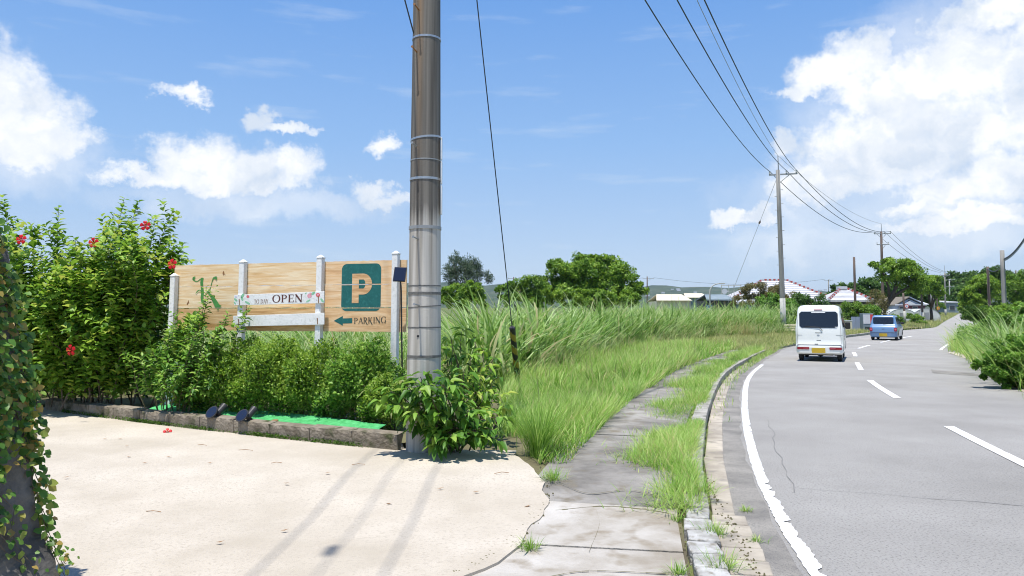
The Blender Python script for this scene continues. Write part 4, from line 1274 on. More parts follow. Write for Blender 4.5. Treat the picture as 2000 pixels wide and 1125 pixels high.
# hibiscus
HB = at(190, 800, 11.7); HB.z = .2
hib = empty('hibiscus_bush', HB)
tag(hib, 'tall leafy hibiscus bush left of the sign with a few red flowers', 'bush')
tips = [(8, 402, 11.6), (118, 408, 11.9), (60, 440, 11.5), (90, 455, 11.8), (245, 388, 11.6), (272, 398, 11.8), (225, 420, 12.0), (300, 430, 11.5), (338, 415, 11.6), (365, 478, 11.3), (352, 505, 11.2), (150, 468, 11.6), (180, 480, 11.2), (205, 455, 11.9), (30, 480, 11.2), (318, 470, 11.9), (260, 440, 11.1), (285, 480, 11.0)]
stems = []
for (px, py, d) in tips:
    tp = at(px, py, d)
    b = Vector((HB.x + (tp.x - HB.x) * .45 + random.uniform(-.2, .2), 11.4 + random.uniform(-.3, .5), .2))
    stems.append(grow(b, tp, Vector((random.uniform(-.1, .1), random.uniform(-.15, .1), .1))))
env_x = [-80, 0, 60, 120, 180, 240, 300, 350, 385]; env_y = [470, 455, 470, 478, 475, 430, 445, 500, 600]
for k in range(150):
    px = random.uniform(-60, 376); py = np.interp(px, env_x, env_y) + abs(random.gauss(0, 1)) * 110 + 8
    tp = at(px, min(py, 765), random.uniform(10.5, 12.2))
    b = Vector((HB.x + (tp.x - HB.x) * .55 + random.uniform(-.3, .3), 11.3 + random.uniform(-.3, .7), .2))
    stems.append(grow(b, tp, Vector((random.uniform(-.3, .3), random.uniform(-.35, .1), .15))))
tw = twigs(stems[:18], 9, .32, .35) + twigs(stems[18:], 6, .34, .3)
P, T, Nn, Ls = stems_to_leaves(stems, 36, .13, .12)
P2, T2, N2, L2 = stems_to_leaves(tw, 36, .115, .1)
P, T, Nn, Ls = np.concatenate([P, P2]), np.concatenate([T, T2]), np.concatenate([Nn, N2]), np.concatenate([Ls, L2])
split_leaves(hib, (M['l_hib'], M['o_hib']), HB, P, T, Nn, Ls, Ls * .68 * rng.uniform(.75, 1.2, len(Ls)), 300)
stem_mesh(stems[:44], .012, .003, hib, HB, 'bark', 5)
# hibiscus flowers: five petals round a long column
M['petal'] = leafmat('petal', [(0.55, 0.008, 0.012), (0.72, 0.02, 0.02)], trans=.3, byobj=True)
M['stamen'] = pm('stamen', (0.75, 0.32, 0.06), None, rough=.6)
def flower(p, d, size, lab, name='hibiscus_flower'):
    o = empty(name, p)
    tag(o, lab, 'flower', 'red hibiscus flowers')
    d = Vector(d).normalized(); a = d.orthogonal().normalized(); b = d.cross(a)
    for k in range(5):
        an = 2 * math.pi * k / 5 + .3
        rad = a * math.cos(an) + b * math.sin(an)
        sd = d.cross(rad)
        vs = [Vector((0, 0, 0))]
        rows = ((.3, .16, .16), (.62, .36, .25), (.9, .38, .22), (1.04, .22, .10))
        for (t, w, h) in rows:
            for s_ in (-1, 0, 1):
                vs.append(rad * (t * size) + sd * (s_ * w * size) + d * (h * size - .06 * size * abs(s_) + random.uniform(-.05, .05) * size))
        fs = [(0, 1, 2), (0, 2, 3)]
        for r_ in range(3):
            for c_ in range(2):
                q = 1 + r_ * 3 + c_; fs.append((q, q + 1, q + 4, q + 3))
        MB().add(vs, fs).build('petal', M['petal'], o, smooth=True)
    MB().tube([(0, 0, 0), d * size * .8, d * size * 1.15], [size * .05, size * .04, size * .06], 6).build('stamen', M['stamen'], o)
for (px, py, lab) in ((284, 441, 'red hibiscus flower highest on the bush'), (42, 468, 'red hibiscus flower beside the ivy-clad wall top'), (183, 474, 'red hibiscus flower between the two highest, near the sky gap'), (337, 516, 'red hibiscus flower next to the left end of the sign'), (139, 684, 'red hibiscus flower low on the bush')):
    flower(at(px, py, 10.1 if py > 600 else (10.35 if px > 300 else 10.8)), (random.uniform(-.3, .4), -1, random.uniform(-.2, .3)), .072, lab)
g = G(327, 849, .105)
flower(g + Vector((0, 0, .03)), (.3, -.6, .5), .05, 'fallen red flower lying on the driveway before the edging', 'fallen_flower')
# leafy shrub and climbing shoots before the sign
SHB = at(335, 800, 10.6); SHB.z = .2
shb = empty('leafy_shrub', SHB)
tag(shb, 'light green broad-leaved shrub climbing in front of the lettered plank', 'shrub')
stems = []
for (px, py, d) in ((408, 562, 10.2), (402, 592, 10.2), (485, 600, 10.2), (440, 618, 10.2), (388, 610, 10.2), (340, 640, 10.3), (348, 680, 10.2), (330, 650, 10.2), (420, 655, 10.0), (380, 650, 10.0), (440, 650, 10.0), (360, 720, 9.9), (452, 612, 10.3), (372, 625, 10.3), (430, 640, 10.2), (400, 640, 10.1), (360, 660, 10.2), (345, 610, 10.4),
                    (250, 690, 10.2), (270, 705, 10.1), (300, 690, 10.2), (330, 700, 10.0), (350, 735, 9.9), (315, 745, 9.95), (375, 690, 10.1), (395, 720, 9.9), (355, 690, 10.2), (410, 680, 10.1), (340, 765, 9.9), (380, 760, 9.8), (290, 730, 10.2), (405, 750, 9.8), (320, 670, 10.4)):
    tp = at(px, py, d)
    b = Vector((SHB.x + (tp.x - SHB.x) * .5, 10.35 + random.uniform(-.2, .25), .2))
    stems.append(grow(b, tp, Vector((random.uniform(-.05, .05), -.05, .05))))
tw = twigs(stems, 4, .2, .4)
P, T, Nn, Ls = stems_to_leaves(stems, 34, .10, .3)
P2, T2, N2, L2 = stems_to_leaves(tw, 34, .09, .1)
P, T, Nn, Ls = np.concatenate([P, P2]), np.concatenate([T, T2]), np.concatenate([Nn, N2]), np.concatenate([Ls, L2])
split_leaves(shb, (M['l_bigleaf'], M['o_bigleaf']), SHB, P, T, Nn, Ls, Ls * .52, 300)
stem_mesh(stems, .008, .003, shb, SHB)
# clipped small-leaved hedge: separate round bushes
def lumpy(n, c, rx, ry, rz, seed, shell=.35):
    r_ = np.random.default_rng(seed)
    d = unit(r_.normal(size=(n, 3))); d[:, 2] = np.abs(d[:, 2]) * np.where(r_.uniform(0, 1, n) < .8, 1, -.4)
    d = unit(d)
    lum = 1 + .16 * np.sin(d[:, 0] * 5 + seed) * np.sin(d[:, 2] * 6 + seed * 2) + .09 * np.sin(d[:, 0] * 13 + d[:, 1] * 9 + seed * 3)
    rad = lum * (1 - shell * r_.uniform(0, 1, n) ** 1.4)
    return np.array(c) + d * rad[:, None] * np.array([rx, ry, rz]), d
def hedge_bush(px, d, rx, ry, h, n, lab, mat='hedge', ls=.034, name='hedge_bush'):
    b = at(px, 800, d); b.z = .2
    o = empty(name, b); tag(o, lab, 'hedge', 'bushes of the clipped hedge')
    P, dn = lumpy(n, (0, 0, h * .28), rx, ry, h * .72, int(px)); lowf = np.clip(P[:, 2] / (h * .4), .55, 1); P[:, 1] = np.where(P[:, 1] < 0, P[:, 1] * lowf, P[:, 1])
    T = unit(dn * .6 + rand_dirs(n, .35) * .9); N_ = unit(dn * .8 + rand_dirs(n, .5) * .8 + np.array([0, 0, .8]))
    L_ = rng.uniform(.5, 1.5, n) * ls
    pr = np.sin(P[:, 0] * 9 + px) * np.sin(P[:, 2] * 8) * .18
    leaves('foliage', o, M['l_' + mat], P, T, N_, L_, L_ * .62, False, kind='stuff', rnd=np.clip(rng.uniform(.1, 1, n) + pr, 0, 1))
    st = []
    for k in range(14):
        a = random.uniform(0, 6.28); st.append(grow(Vector((b.x + random.uniform(-.15, .15), b.y + random.uniform(-.1, .1), .18)), Vector((b.x + math.cos(a) * rx * .8, b.y + math.sin(a) * ry * .7, .25 + h * random.uniform(.5, .9))), Vector((0, 0, .05)), 5))
    # upright shoots break the clipped outline
    sh_ = []
    for k in range(40):
        x_ = random.uniform(-rx, rx) * .85; y_ = -random.uniform(-.5, .8) * ry
        z_ = h * (.28 + .70 * math.sqrt(max(0, 1 - (x_ / rx) ** 2 - (y_ / ry) ** 2)))
        p = Vector((b.x + x_, b.y + y_, .2 + z_ - .04)); sh_.append([p, p + Vector((random.uniform(-.04, .04), random.uniform(-.04, .04), random.uniform(.06, .16)))])
    P2, T2, N2, L2 = stems_to_leaves(sh_, 110, ls * 1.1, .1)
    leaves('shoots', o, M['l_' + mat], P2 - np.array(b), T2, N2, L2, L2 * .6, False, kind='stuff', rnd=rng.uniform(.4, 1, len(P2)))
    stem_mesh(st, .007, .003, o, b)
hedge_bush(455, 10.3, .54, .42, 1.0, 15000, 'clipped light green hedge bush left of the two spotlights')
hedge_bush(530, 10.05, .54, .42, 1.06, 16000, 'clipped hedge bush under the blank white board')
hedge_bush(612, 9.85, .52, .42, 1.0, 15000, 'clipped hedge bush below the third white post')
hedge_bush(700, 9.55, .54, .40, 1.0, 15000, 'dark glossy hedge bush under the arrow, beside the pole', 'bigleaf', .042)
hedge_bush(748, 9.1, .26, .28, .62, 5000, 'small hedge bush next to the foot of the pole', 'hedge', .034)
hedge_bush(395, 10.4, .32, .3, .7, 5000, 'low hedge bush between the shrub and the left spotlight')
# spiky variegated plant
b = at(768, 760, 9.5); b.z = .2
o = empty('spider_lily', b)
tag(o, 'strap-leaved variegated plant under the right end of the sign', 'plant')
for k in range(34):
    a = random.uniform(0, 6.28); ln = random.uniform(.5, .95); lean = random.uniform(.1, .7)
    d = Vector((math.cos(a), math.sin(a), 0)); sd = Vector((-d.y, d.x, 0)); mb = MB(); vs = []; p = Vector((0, 0, .15)); an = lean
    for i in range(7):
        t = i / 6; w = .032 * (1 - t ** 2.2) + .002
        vs += [p - sd * w, p + sd * w]
        p = p + (d * math.sin(an) + Vector((0, 0, math.cos(an)))) * ln / 6; an += .28 * (1 + t)
    mb.add(vs, [(2 * i, 2 * i + 1, 2 * i + 3, 2 * i + 2) for i in range(6)])
    mb.build('leaf', M['o_varieg'], o)
# large-leaved plant at the foot of the pole
def droopy(px0, d0, tipsl, lab, name, leaf, perm, nobj, mat='bigleaf', tuftk=7):
    b = at(px0, 870, d0); b.z = .1
    o = empty(name, b); tag(o, lab, 'plant')
    stems, Pl, Tl, Nl, Ll = [], [], [], [], []
    for (px, py, d) in tipsl:
        tp = at(px, py, d)
        bs = Vector((b.x + random.uniform(-.18, .18) + (tp.x - b.x) * .25, b.y + random.uniform(-.08, .12), .1))
        stems.append(grow(bs, tp, Vector((0, 0, .12)), 7))
    for s_ in stems:
        # whorls of drooping leaves at the tip and down the stem
        for (t, kk) in ((1.0, tuftk), (.86, 4), (.74, 4), (.62, 3), (.5, 3), (.38, 2)):
            f = t * (len(s_) - 1); i = min(int(f), len(s_) - 2); p = s_[i].lerp(s_[i + 1], f - i)
            for q in range(kk):
                a = random.uniform(0, 6.28)
                hd = Vector((math.cos(a), math.sin(a) - .25, 0)).normalized()
                el_ = random.uniform(-.75, .25)
                tdir = hd * math.cos(el_) + Vector((0, 0, math.sin(el_)))
                pet = random.uniform(.02, .07)
                Pl.append(p + tdir * pet); Tl.append(tdir); Nl.append(Vector((0, 0, 1)) * .9 + hd * .35 + Vector((random.uniform(-.25, .25), random.uniform(-.25, .25), 0))); Ll.append(leaf * random.uniform(.65, 1.2))
    P, T, Nn, Ls = np.array(Pl), np.array(Tl), np.array(Nl), np.array(Ll)
    split_leaves(o, (M['l_' + mat], M['o_' + mat]), b, P, T, Nn, Ls, Ls * .46, nobj, fold=.2, droop=.38)
    stem_mesh(stems, .010, .004, o, b, 'bark')
droopy(880, 8.15, [(760, 772, 7.8), (785, 752, 7.8), (800, 768, 7.7), (830, 758, 7.65), (845, 785, 7.6), (775, 798, 7.75), (818, 742, 7.75), (742, 792, 7.9), (810, 812, 7.65), (770, 765, 7.9), (748, 785, 7.85), (800, 745, 7.85), (838, 735, 7.8), (870, 740, 7.75), (885, 760, 7.7), (850, 770, 7.65), (815, 790, 7.75), (900, 790, 7.7), (920, 815, 7.7), (860, 815, 7.65), (895, 845, 7.7), (850, 845, 7.7), (940, 800, 7.8), (960, 845, 7.8), (975, 820, 7.95), (930, 855, 7.7), (880, 862, 7.6), (860, 875, 7.65), (965, 860, 7.8), (905, 725, 8.0)],
       'drooping large-leaved plant in front of the foot of the near pole', 'broadleaf_plant', .15, 30, 300)
droopy(910, 9.0, [(880, 665, 9.0), (905, 650, 9.2), (930, 665, 9.1), (945, 690, 9.0), (890, 700, 8.8), (915, 700, 8.8), (955, 720, 8.9), (930, 735, 8.7), (970, 740, 8.9), (900, 740, 8.7), (950, 765, 8.7), (975, 775, 8.7), (985, 800, 8.6), (925, 770, 8.6), (960, 800, 8.5), (880, 690, 9.1), (870, 680, 9.2), (965, 700, 9.2)],
       'darker leafy shrub rising behind the drooping plant right of the pole', 'leafy_shrub', .12, 30, 260, 'hib', 9)
# moss and small weeds on the edging's face
n = 14000
t = rng.uniform(.08, .98, n)
E = np.array([edging(v) for v in t]); nv = np.array([K1.y - K0.y, -(K1.x - K0.x), 0.0]); nv /= np.linalg.norm(nv)
den = (np.sin(t * 37) + np.sin(t * 17 + 1)) * .5
E = E + nv[None] * (.062 + .02 * rng.uniform(0, 1, n))[:, None]
E[:, 2] = .09 + rng.uniform(0, 1, n) ** 1.3 * .08
k = rng.uniform(-.9, 1, n) < den
E = E[k]
m_ = len(E)
o = leaves('moss', None, M['l_hedge'], E, unit(rand_dirs(m_, .3) + nv[None] * .6), rand_dirs(m_, .6), rng.uniform(.012, .03, m_), rng.uniform(.008, .016, m_), False, rnd=rng.uniform(0, .45, m_))
tag(o, 'dark green moss and creeping weeds on the face of the edging', 'moss', kind='stuff')
# ------------------------------------------------------------------ ivy-clad wall at the left edge
_wz = [(172, 1142), (150, 1090), (122, 1040), (100, 930), (86, 800), (70, 640), (54, 500), (42, 445)]
_wp = [at(x_, y_, 4.25) for x_, y_ in _wz]
_wzz = np.array([p.z for p in _wp]); _wxx = np.array([p.x - .125 for p in _wp])
def wallx(z): return np.interp(z, _wzz, _wxx)
WALL = [(p.x - .125, p.z) for p in _wp] + [(_wxx[-1] - .12, _wzz[-1] + .06), (_wxx[-1] - .5, _wzz[-1] + .05), (_wxx[-1] - .7, .05)]
M['wall'] = pm('wall', (0.07, 0.065, 0.058), (0.17, 0.16, 0.14), 3, .95, bump=.9, bscale=18, c3=(0.07, 0.07, 0.065), s3=6)
V, Fq = [], []
ys = np.linspace(-5, 4.25, 60); prof = []
for i in range(len(WALL) - 1):
    for k in range(6):
        prof.append((WALL[i][0] + (WALL[i + 1][0] - WALL[i][0]) * k / 6, WALL[i][1] + (WALL[i + 1][1] - WALL[i][1]) * k / 6))
prof.append(WALL[-1]); npf = len(prof)
for j, y in enumerate(ys):
    for (x, z) in prof:
        a = .012 * math.sin(y * 4 + z * 5) + .006 * math.sin(y * 13 - z * 11 + x * 5) + random.uniform(-.003, .003)
        V.append((x + a, y + (random.uniform(-.01, .01)), z + a * .3))
for j in range(len(ys) - 1):
    for k in range(npf - 1):
        q = j * npf + k; Fq.append((q, q + npf, q + npf + 1, q + 1))
mb = MB().add(V, Fq)
mb.f.append(tuple((len(ys) - 1) * npf + k for k in range(npf)))
wl = mb.build('boundary_wall', M['wall'])
tag(wl, 'dark rough boundary wall at the left edge of the picture', 'wall')
ivy = empty('ivy', (-2.45, 4.2, .1))
tag(ivy, 'creeping ivy with yellowing leaves hanging over the left wall', 'ivy')
vines = []
for k in range(30):
    z = 2.1; y = random.uniform(1.6, 4.3); pts = []
    zend = random.choice([random.uniform(.1, .9), random.uniform(.6, 1.5), random.uniform(.1, .5)])
    while z > zend:
        pts.append(Vector((float(wallx(z)) + .02, min(y, 4.27), z))); z -= .09; y += random.uniform(-.07, .09)
    if len(pts) > 2: vines.append(pts)
for k in range(26):                                          # along the end of the wall
    z = random.uniform(1.2, 2.12); x = None; pts = []; zend = random.choice([random.uniform(.1, .6), random.uniform(.6, 1.4)]); dx = random.uniform(0, .3)
    while z > zend:
        pts.append(Vector((float(wallx(z)) - dx, 4.29, z))); z -= .09; dx = max(-.02, dx + random.uniform(-.05, .05))
    if len(pts) > 2: vines.append(pts)
P, T, Nn, Ls = stems_to_leaves(vines, 46, .052, 0)
Nn = unit(Nn + np.array([1.3, -.5, .2])); T = unit(T + np.array([.25, -.1, -.35])); P = P + np.array([.015, 0, 0]) + rng.normal(0, .022, P.shape)
# a thicker mat over the upper half, ragged below
n = 2300
z = 2.12 - rng.uniform(0, 1, n) ** 1.1 * 1.35; y = 4.3 - rng.uniform(0, 1, n) ** 1.2 * 2.6; z = np.minimum(z, 2.1)
den = np.sin(y * 5 + 2 * np.sin(z * 4)) * np.sin(z * 6 + y * 2)
k = (den > -.55 + (2.1 - z) * .35) ; z, y = z[k], y[k]; n = len(z)
P2 = np.stack([wallx(z) + rng.uniform(.01, .085, n), y, z], 1)
P = np.concatenate([P, P2]); T = np.concatenate([T, unit(rand_dirs(n, -.3) + np.array([.4, -.2, -.2]))]); Nn = np.concatenate([Nn, unit(rand_dirs(n, .3) + np.array([1.0, -.5, .4]))]); Ls = np.concatenate([Ls, rng.uniform(.03, .062, n)])
split_leaves(ivy, (M['l_ivy'], M['o_ivy']), ivy.location, P, T, Nn, Ls, Ls * .8, 300, fold=.12, droop=.1)
stem_mesh(vines[:40], .004, .002, ivy, ivy.location, 'bark', 4)
# litter on the driveway
M['dead'] = pm('dead', (0.20, 0.11, 0.05), (0.32, 0.19, 0.09), 30, .8)
lit = tag(empty('leaf_litter', G(600, 960, .1)), 'scattered dry leaves and twigs on the pale driveway', 'litter')
for (px, py) in ((248, 872), (205, 858), (252, 893), (560, 945), (330, 893), (410, 905), (640, 925), (130, 933), (283, 905), (480, 880), (556, 1037), (860, 955), (930, 962), (980, 925), (1030, 990), (700, 908), (540, 905), (235, 858), (395, 870), (300, 1000), (760, 985), (430, 1060)):
    g = G(px, py, .062 if G(px, py, .1).y < 5.6 else hk(G(px, py, .1).y) + .012) - lit.location
    a = random.uniform(-.5, .5)
    if random.random() < .8:
        q = [g + Vector((math.cos(a + k * 1.57) * (.03 if k % 2 == 0 else .012), math.sin(a + k * 1.57) * (.03 if k % 2 == 0 else .012), .006 + .008 * (k == 0))) for k in range(4)]
        MB().poly(q).build('dry_leaf', M['dead'], lit)
    else:
        d = Vector((math.cos(a), math.sin(a) * .6, 0)) * random.uniform(.05, .11)
        MB().tube([g - d + Vector((0, 0, .004)), g + Vector((0, random.uniform(-.02, .02), .012)), g + d + Vector((0, 0, .004))], .0025, 4).build('twig', M['dead'], lit)
# crumbs and grit along the broken driveway rim
mb = MB()
for (px0, py0), (px1, py1), n in (((1063, 940), (1066, 985), 25), ((1066, 985), (1030, 1020), 40), ((1030, 1020), (1010, 1052), 45), ((1010, 1052), (955, 1085), 60), ((955, 1085), (880, 1118), 60), ((1375, 925), (1480, 1110), 120), ((1330, 990), (1335, 1120), 60)):
    for k in range(n):
        t = random.random(); g = G(px0 + (px1 - px0) * t + random.gauss(0, 7), py0 + (py1 - py0) * t + random.gauss(0, 4), .05)
        s_ = random.uniform(.004, .014); z = hk(g.y) + (.0 if px0 < 1200 else -.02)
        if px0 > 1370: z = .016
        mb.box((g.x, g.y, z), (s_ * 1.4, s_, s_), Matrix.Rotation(random.uniform(0, 3), 3, 'Z'), taper=.6)
o = mb.build('grit', M['soil'])
tag(o, 'brown crumbs and grit along the broken paving joints', 'grit', kind='stuff')
o = MB().tube([(0, 0, 0), (.01, 0, .05), (.05, 0, .10), (.07, 0, .12)], [.05, .06, .035, .008], 9).build('stone', M['dead'])
o.location = G(528, 834, .20); o.scale = (1.3, .9, .75)
tag(o, 'brown rough stone lying on the turf mat right of the spotlights', 'stone')
o = MB().tube([(0, 0, -.03), (0, 0, .04), (.01, 0, .085), (.01, 0, .1)], [.07, .075, .05, .02], 8).build('concrete_lump', M['kerb'])
o.location = G(776, 882, .1)
tag(o, 'grey concrete lump between edging end and pole foot', 'stone')
# ------------------------------------------------------------------ vehicles
def car_paint(name, c):
    m = pm(name, c, None, rough=.32, spec=.5, coat=.8)
    return m
M['van_paint'] = car_paint('van_paint', (0.80, 0.81, 0.77))
M['blue_paint'] = car_paint('blue_paint', (0.12, 0.225, 0.40))
M['tint'] = pm('tint', (0.012, 0.016, 0.024), None, rough=.06, spec=.7)
M['red_lens'] = pm('red_lens', (0.30, 0.008, 0.015), (0.22, 0.006, 0.012), 40, .15, coat=.5)
M['pink_lens'] = pm('pink_lens', (0.55, 0.10, 0.13), (0.40, 0.05, 0.08), 40, .15, coat=.5)
M['plate'] = pm('plate', (0.62, 0.42, 0.035), (0.56, 0.37, 0.03), 30, .5)
M['tyre'] = pm('tyre', (0.018, 0.018, 0.018), (0.03, 0.03, 0.03), 30, .85)
M['rim'] = pm('rim', (0.5, 0.5, 0.5), None, rough=.35, metal=.7)
M['dark_plastic'] = pm('dark_plastic', (0.02, 0.021, 0.023), None, rough=.6)
M['chrome'] = pm('chrome', (0.7, 0.7, 0.7), None, rough=.15, metal=1)
class Body:
    def __init__(s, slices): s.sl = slices
    def get(s, z):
        zs = [q[0] for q in s.sl]
        return [float(np.interp(z, zs, [q[k] for q in s.sl])) for k in (1, 2, 3)]
    def ring(s, z, hw, r, f, cr=.13, n=7):
        o = []
        for (cx, cy, a0) in ((hw - cr, f - cr * 1.6, 0), (-hw + cr, f - cr * 1.6, 90), (-hw + cr, r + cr, 180), (hw - cr, r + cr, 270)):
            for i in range(n):
                a = R(a0 + 90 * i / (n - 1)); ky = 1.6 if a0 < 180 else 1.0
                o.append((cx + cr * math.cos(a), cy + cr * ky * math.sin(a), z))
        return o
    def shell(s, mat, parent):
        vs, fs = [], []
        fine = []
        for i in range(len(s.sl) - 1):
            for k in range(3):
                fine.append(s.sl[i][0] + (s.sl[i + 1][0] - s.sl[i][0]) * k / 3)
        fine.append(s.sl[-1][0])
        for z in fine:
            hw, r, f = s.get(z); rg = s.ring(z, hw, r, f); n = len(rg); vs += rg
        for i in range(len(fine) - 1):
            for k in range(n):
                fs.append((i * n + k, i * n + (k + 1) % n, (i + 1) * n + (k + 1) % n, (i + 1) * n + k))
        fs.append(tuple((len(fine) - 1) * n + k for k in range(n))); fs.append(tuple(range(n - 1, -1, -1)))
        o = MB().add(vs, fs).build('body', mat, parent, smooth=True)
        try:
            o.data.set_sharp_from_angle(angle=R(38))
        except Exception: pass
        return o
    def rear(s, name, pts, mat, parent, out=.006, th=.012, bevel=0):
        """panel on the rear face: pts are (x, z); subdivided rows so it follows the face"""
        P = [Vector((x, s.get(z)[1] - out, z)) for x, z in pts]
        return MB().prism(P, (0, th, 0)).build(name, mat, parent, bevel=bevel)
    def side(s, name, sgn, pts, mat, parent, out=.005):
        P = [Vector((sgn * (s.get(z)[0] + out), y, z)) for y, z in pts]
        return MB().prism(P, (-sgn * .01, 0, 0)).build(name, mat, parent)
def rq(x0, x1, z0, z1, k=.03):
    return [(x0 + k, z0), (x1 - k, z0), (x1, z0 + k), (x1, z1 - k), (x1 - k, z1), (x0 + k, z1), (x0, z1 - k), (x0, z0 + k)]
def wheel(parent, x, y, r, w):
    sg = 1 if x > 0 else -1
    prof = [(-w / 2, r * .8), (-w / 2 + .02, r * .97), (-w / 4, r), (w / 4, r), (w / 2 - .02, r * .97), (w / 2, r * .8)]
    n = 26
    vs = [(x + px, y + rr * math.cos(2 * math.pi * k / n), r + rr * math.sin(2 * math.pi * k / n)) for (px, rr) in prof for k in range(n)]
    fs = [(i * n + k, i * n + (k + 1) % n, (i + 1) * n + (k + 1) % n, (i + 1) * n + k) for i in range(len(prof) - 1) for k in range(n)]
    fs += [tuple(range(n)), tuple(range((len(prof) - 1) * n, len(prof) * n))]
    t = MB().add(vs, fs).build('wheel', M['tyre'], parent)
    MB().tube([(x + sg * (w / 2 - .01), y, r), (x + sg * (w / 2 + .006), y, r)], [r * .62, r * .58], 18).build('rim', M['rim'], t)
# white van
vp = at(1601, 700, 25.0); vp.z = 0
van = empty('delivery_van', vp, R(-25.5))
tag(van, 'small white van driving away in the left lane', 'van')
B = Body([(.24, .68, .08, 3.28), (.29, .72, .0, 3.36), (.52, .738, -.015, 3.39), (.57, .738, .015, 3.39), (1.08, .738, .03, 3.30), (1.4, .70, .08, 2.98), (1.70, .66, .135, 2.62), (1.80, .625, .175, 2.5), (1.855, .565, .26, 2.36), (1.88, .46, .40, 2.2)])
B.shell(M['van_paint'], van)
B.rear('rear_window', rq(-.60, .60, 1.12, 1.66, .07), M['tint'], van, .012, .02)
B.rear('brake_light', rq(-.13, .13, 1.705, 1.73, .008), M['red_lens'], van, .014, .02)
B.rear('window_sticker', rq(-.22, .22, 1.615, 1.64, .008), M['white_paint'], van, .016, .006)
B.rear('window_label', rq(.50, .57, 1.135, 1.155, .006), M['white_paint'], van, .016, .006)
for sg in (-1, 1):
    x0, x1 = sorted((sg * .31, sg * .69))
    t = B.rear('tail_light', rq(x0, x1, .40, .48, .015), M['red_lens'], van, .012, .03)
    B.rear('reflector', rq(*sorted((sg * .33, sg * .50)), .43, .455, .006), M['pink_lens'], t, .014, .006)
    B.rear('panel_gap', rq(*sorted((sg * .52, sg * .733)), .87, .876, .001), M['dark_plastic'], van, .004, .006)
    B.side('side_window', sg, [(.30, 1.13), (1.15, 1.13), (1.15, 1.60), (.42, 1.60)], M['tint'], van)
    B.side('side_window', sg, [(1.22, 1.13), (2.05, 1.13), (2.02, 1.60), (1.22, 1.60)], M['tint'], van)
    B.side('side_window', sg, [(2.12, 1.13), (2.85, 1.13), (2.55, 1.58), (2.10, 1.60)], M['tint'], van)
    for y in (.52, 2.85):
        wheel(van, sg * .60, y, .275, .155)
        B.side('wheel_arch', sg, [(y + .33 * math.cos(R(a)), max(.245, .275 + .33 * math.sin(R(a)))) for a in range(0, 181, 15)], M['dark_plastic'], van, .003)
pl = B.rear('number_plate', rq(-.235, .185, .29, .455, .01), M['plate'], van, .02, .02)
B.rear('plate_surround', rq(-.27, .22, .275, .47, .02), M['van_paint'], van, .012, .03)
B.rear('bumper_gap', rq(-.70, .70, .556, .562, .001), M['dark_plastic'], van, .022, .03)
B.rear('badge', rq(-.115, .115, .945, .962, .004), M['dark_plastic'], van, .004, .006)
B.rear('emblem', [( -.02 + .045 * math.cos(R(a)), .872 + .028 * math.sin(R(a))) for a in range(0, 360, 30)], M['steel'], van, .005, .008)
B.rear('badge', rq(-.08, .06, .70, .712, .003), M['dark_plastic'], van, .004, .006)
B.rear('tailgate_latch', rq(-.14, -.03, .575, .592, .004), M['dark_plastic'], van, .006, .006)
B.rear('washer_nozzle', rq(.09, .115, 1.03, 1.06, .004), M['dark_plastic'], van, .02, .02)
for sg in (-1, 1):
    for (za, zb_) in ((.6, 1.08), (1.09, 1.39), (1.40, 1.69)):
        B.rear('tailgate_gap', [(sg * .672, za), (sg * .678, za), (sg * .678 - sg * .02 * (za > 1), zb_), (sg * .672 - sg * .02 * (za > 1), zb_)], M['dark_plastic'], van, .003, .006)
MB().tube([(.10, B.get(1.1)[1] - .03, 1.05), (.02, B.get(1.15)[1] - .03, 1.14), (-.42, B.get(1.2)[1] - .03, 1.17)], .009, 5).build('rear_wiper', M['dark_plastic'], van)
MB().box((0, 1.7, .235), (1.30, 3.0, .07)).build('underbody', M['dark_plastic'], van)
MB().tube([(-.62, .52, .24), (-.1, .52, .22), (0, .52, .20), (.1, .52, .22), (.62, .52, .24)], [.03, .03, .08, .03, .03], 8).build('axle', M['dark_plastic'], van)
MB().tube([(.44, .02, .22), (.44, .5, .22)], .025, 8).build('exhaust_pipe', M['steel'], van)
for sg in (-1, 1):
    mi = MB().box((sg * .83, 2.72, 1.16), (.17, .09, .24)).build('wing_mirror', M['dark_plastic'], van, bevel=.03)
    MB().box((sg * .74, 2.74, 1.10), (.08, .05, .05)).build('mirror_arm', M['dark_plastic'], mi)
wv = [(-.60, 1.13), (.60, 1.13), (.55, 1.62), (-.55, 1.62)]
MB().prism([Vector((x, B.get(z)[2] + .004, z)) for x, z in wv], (0, -.02, 0)).build('windscreen', M['tint'], van)
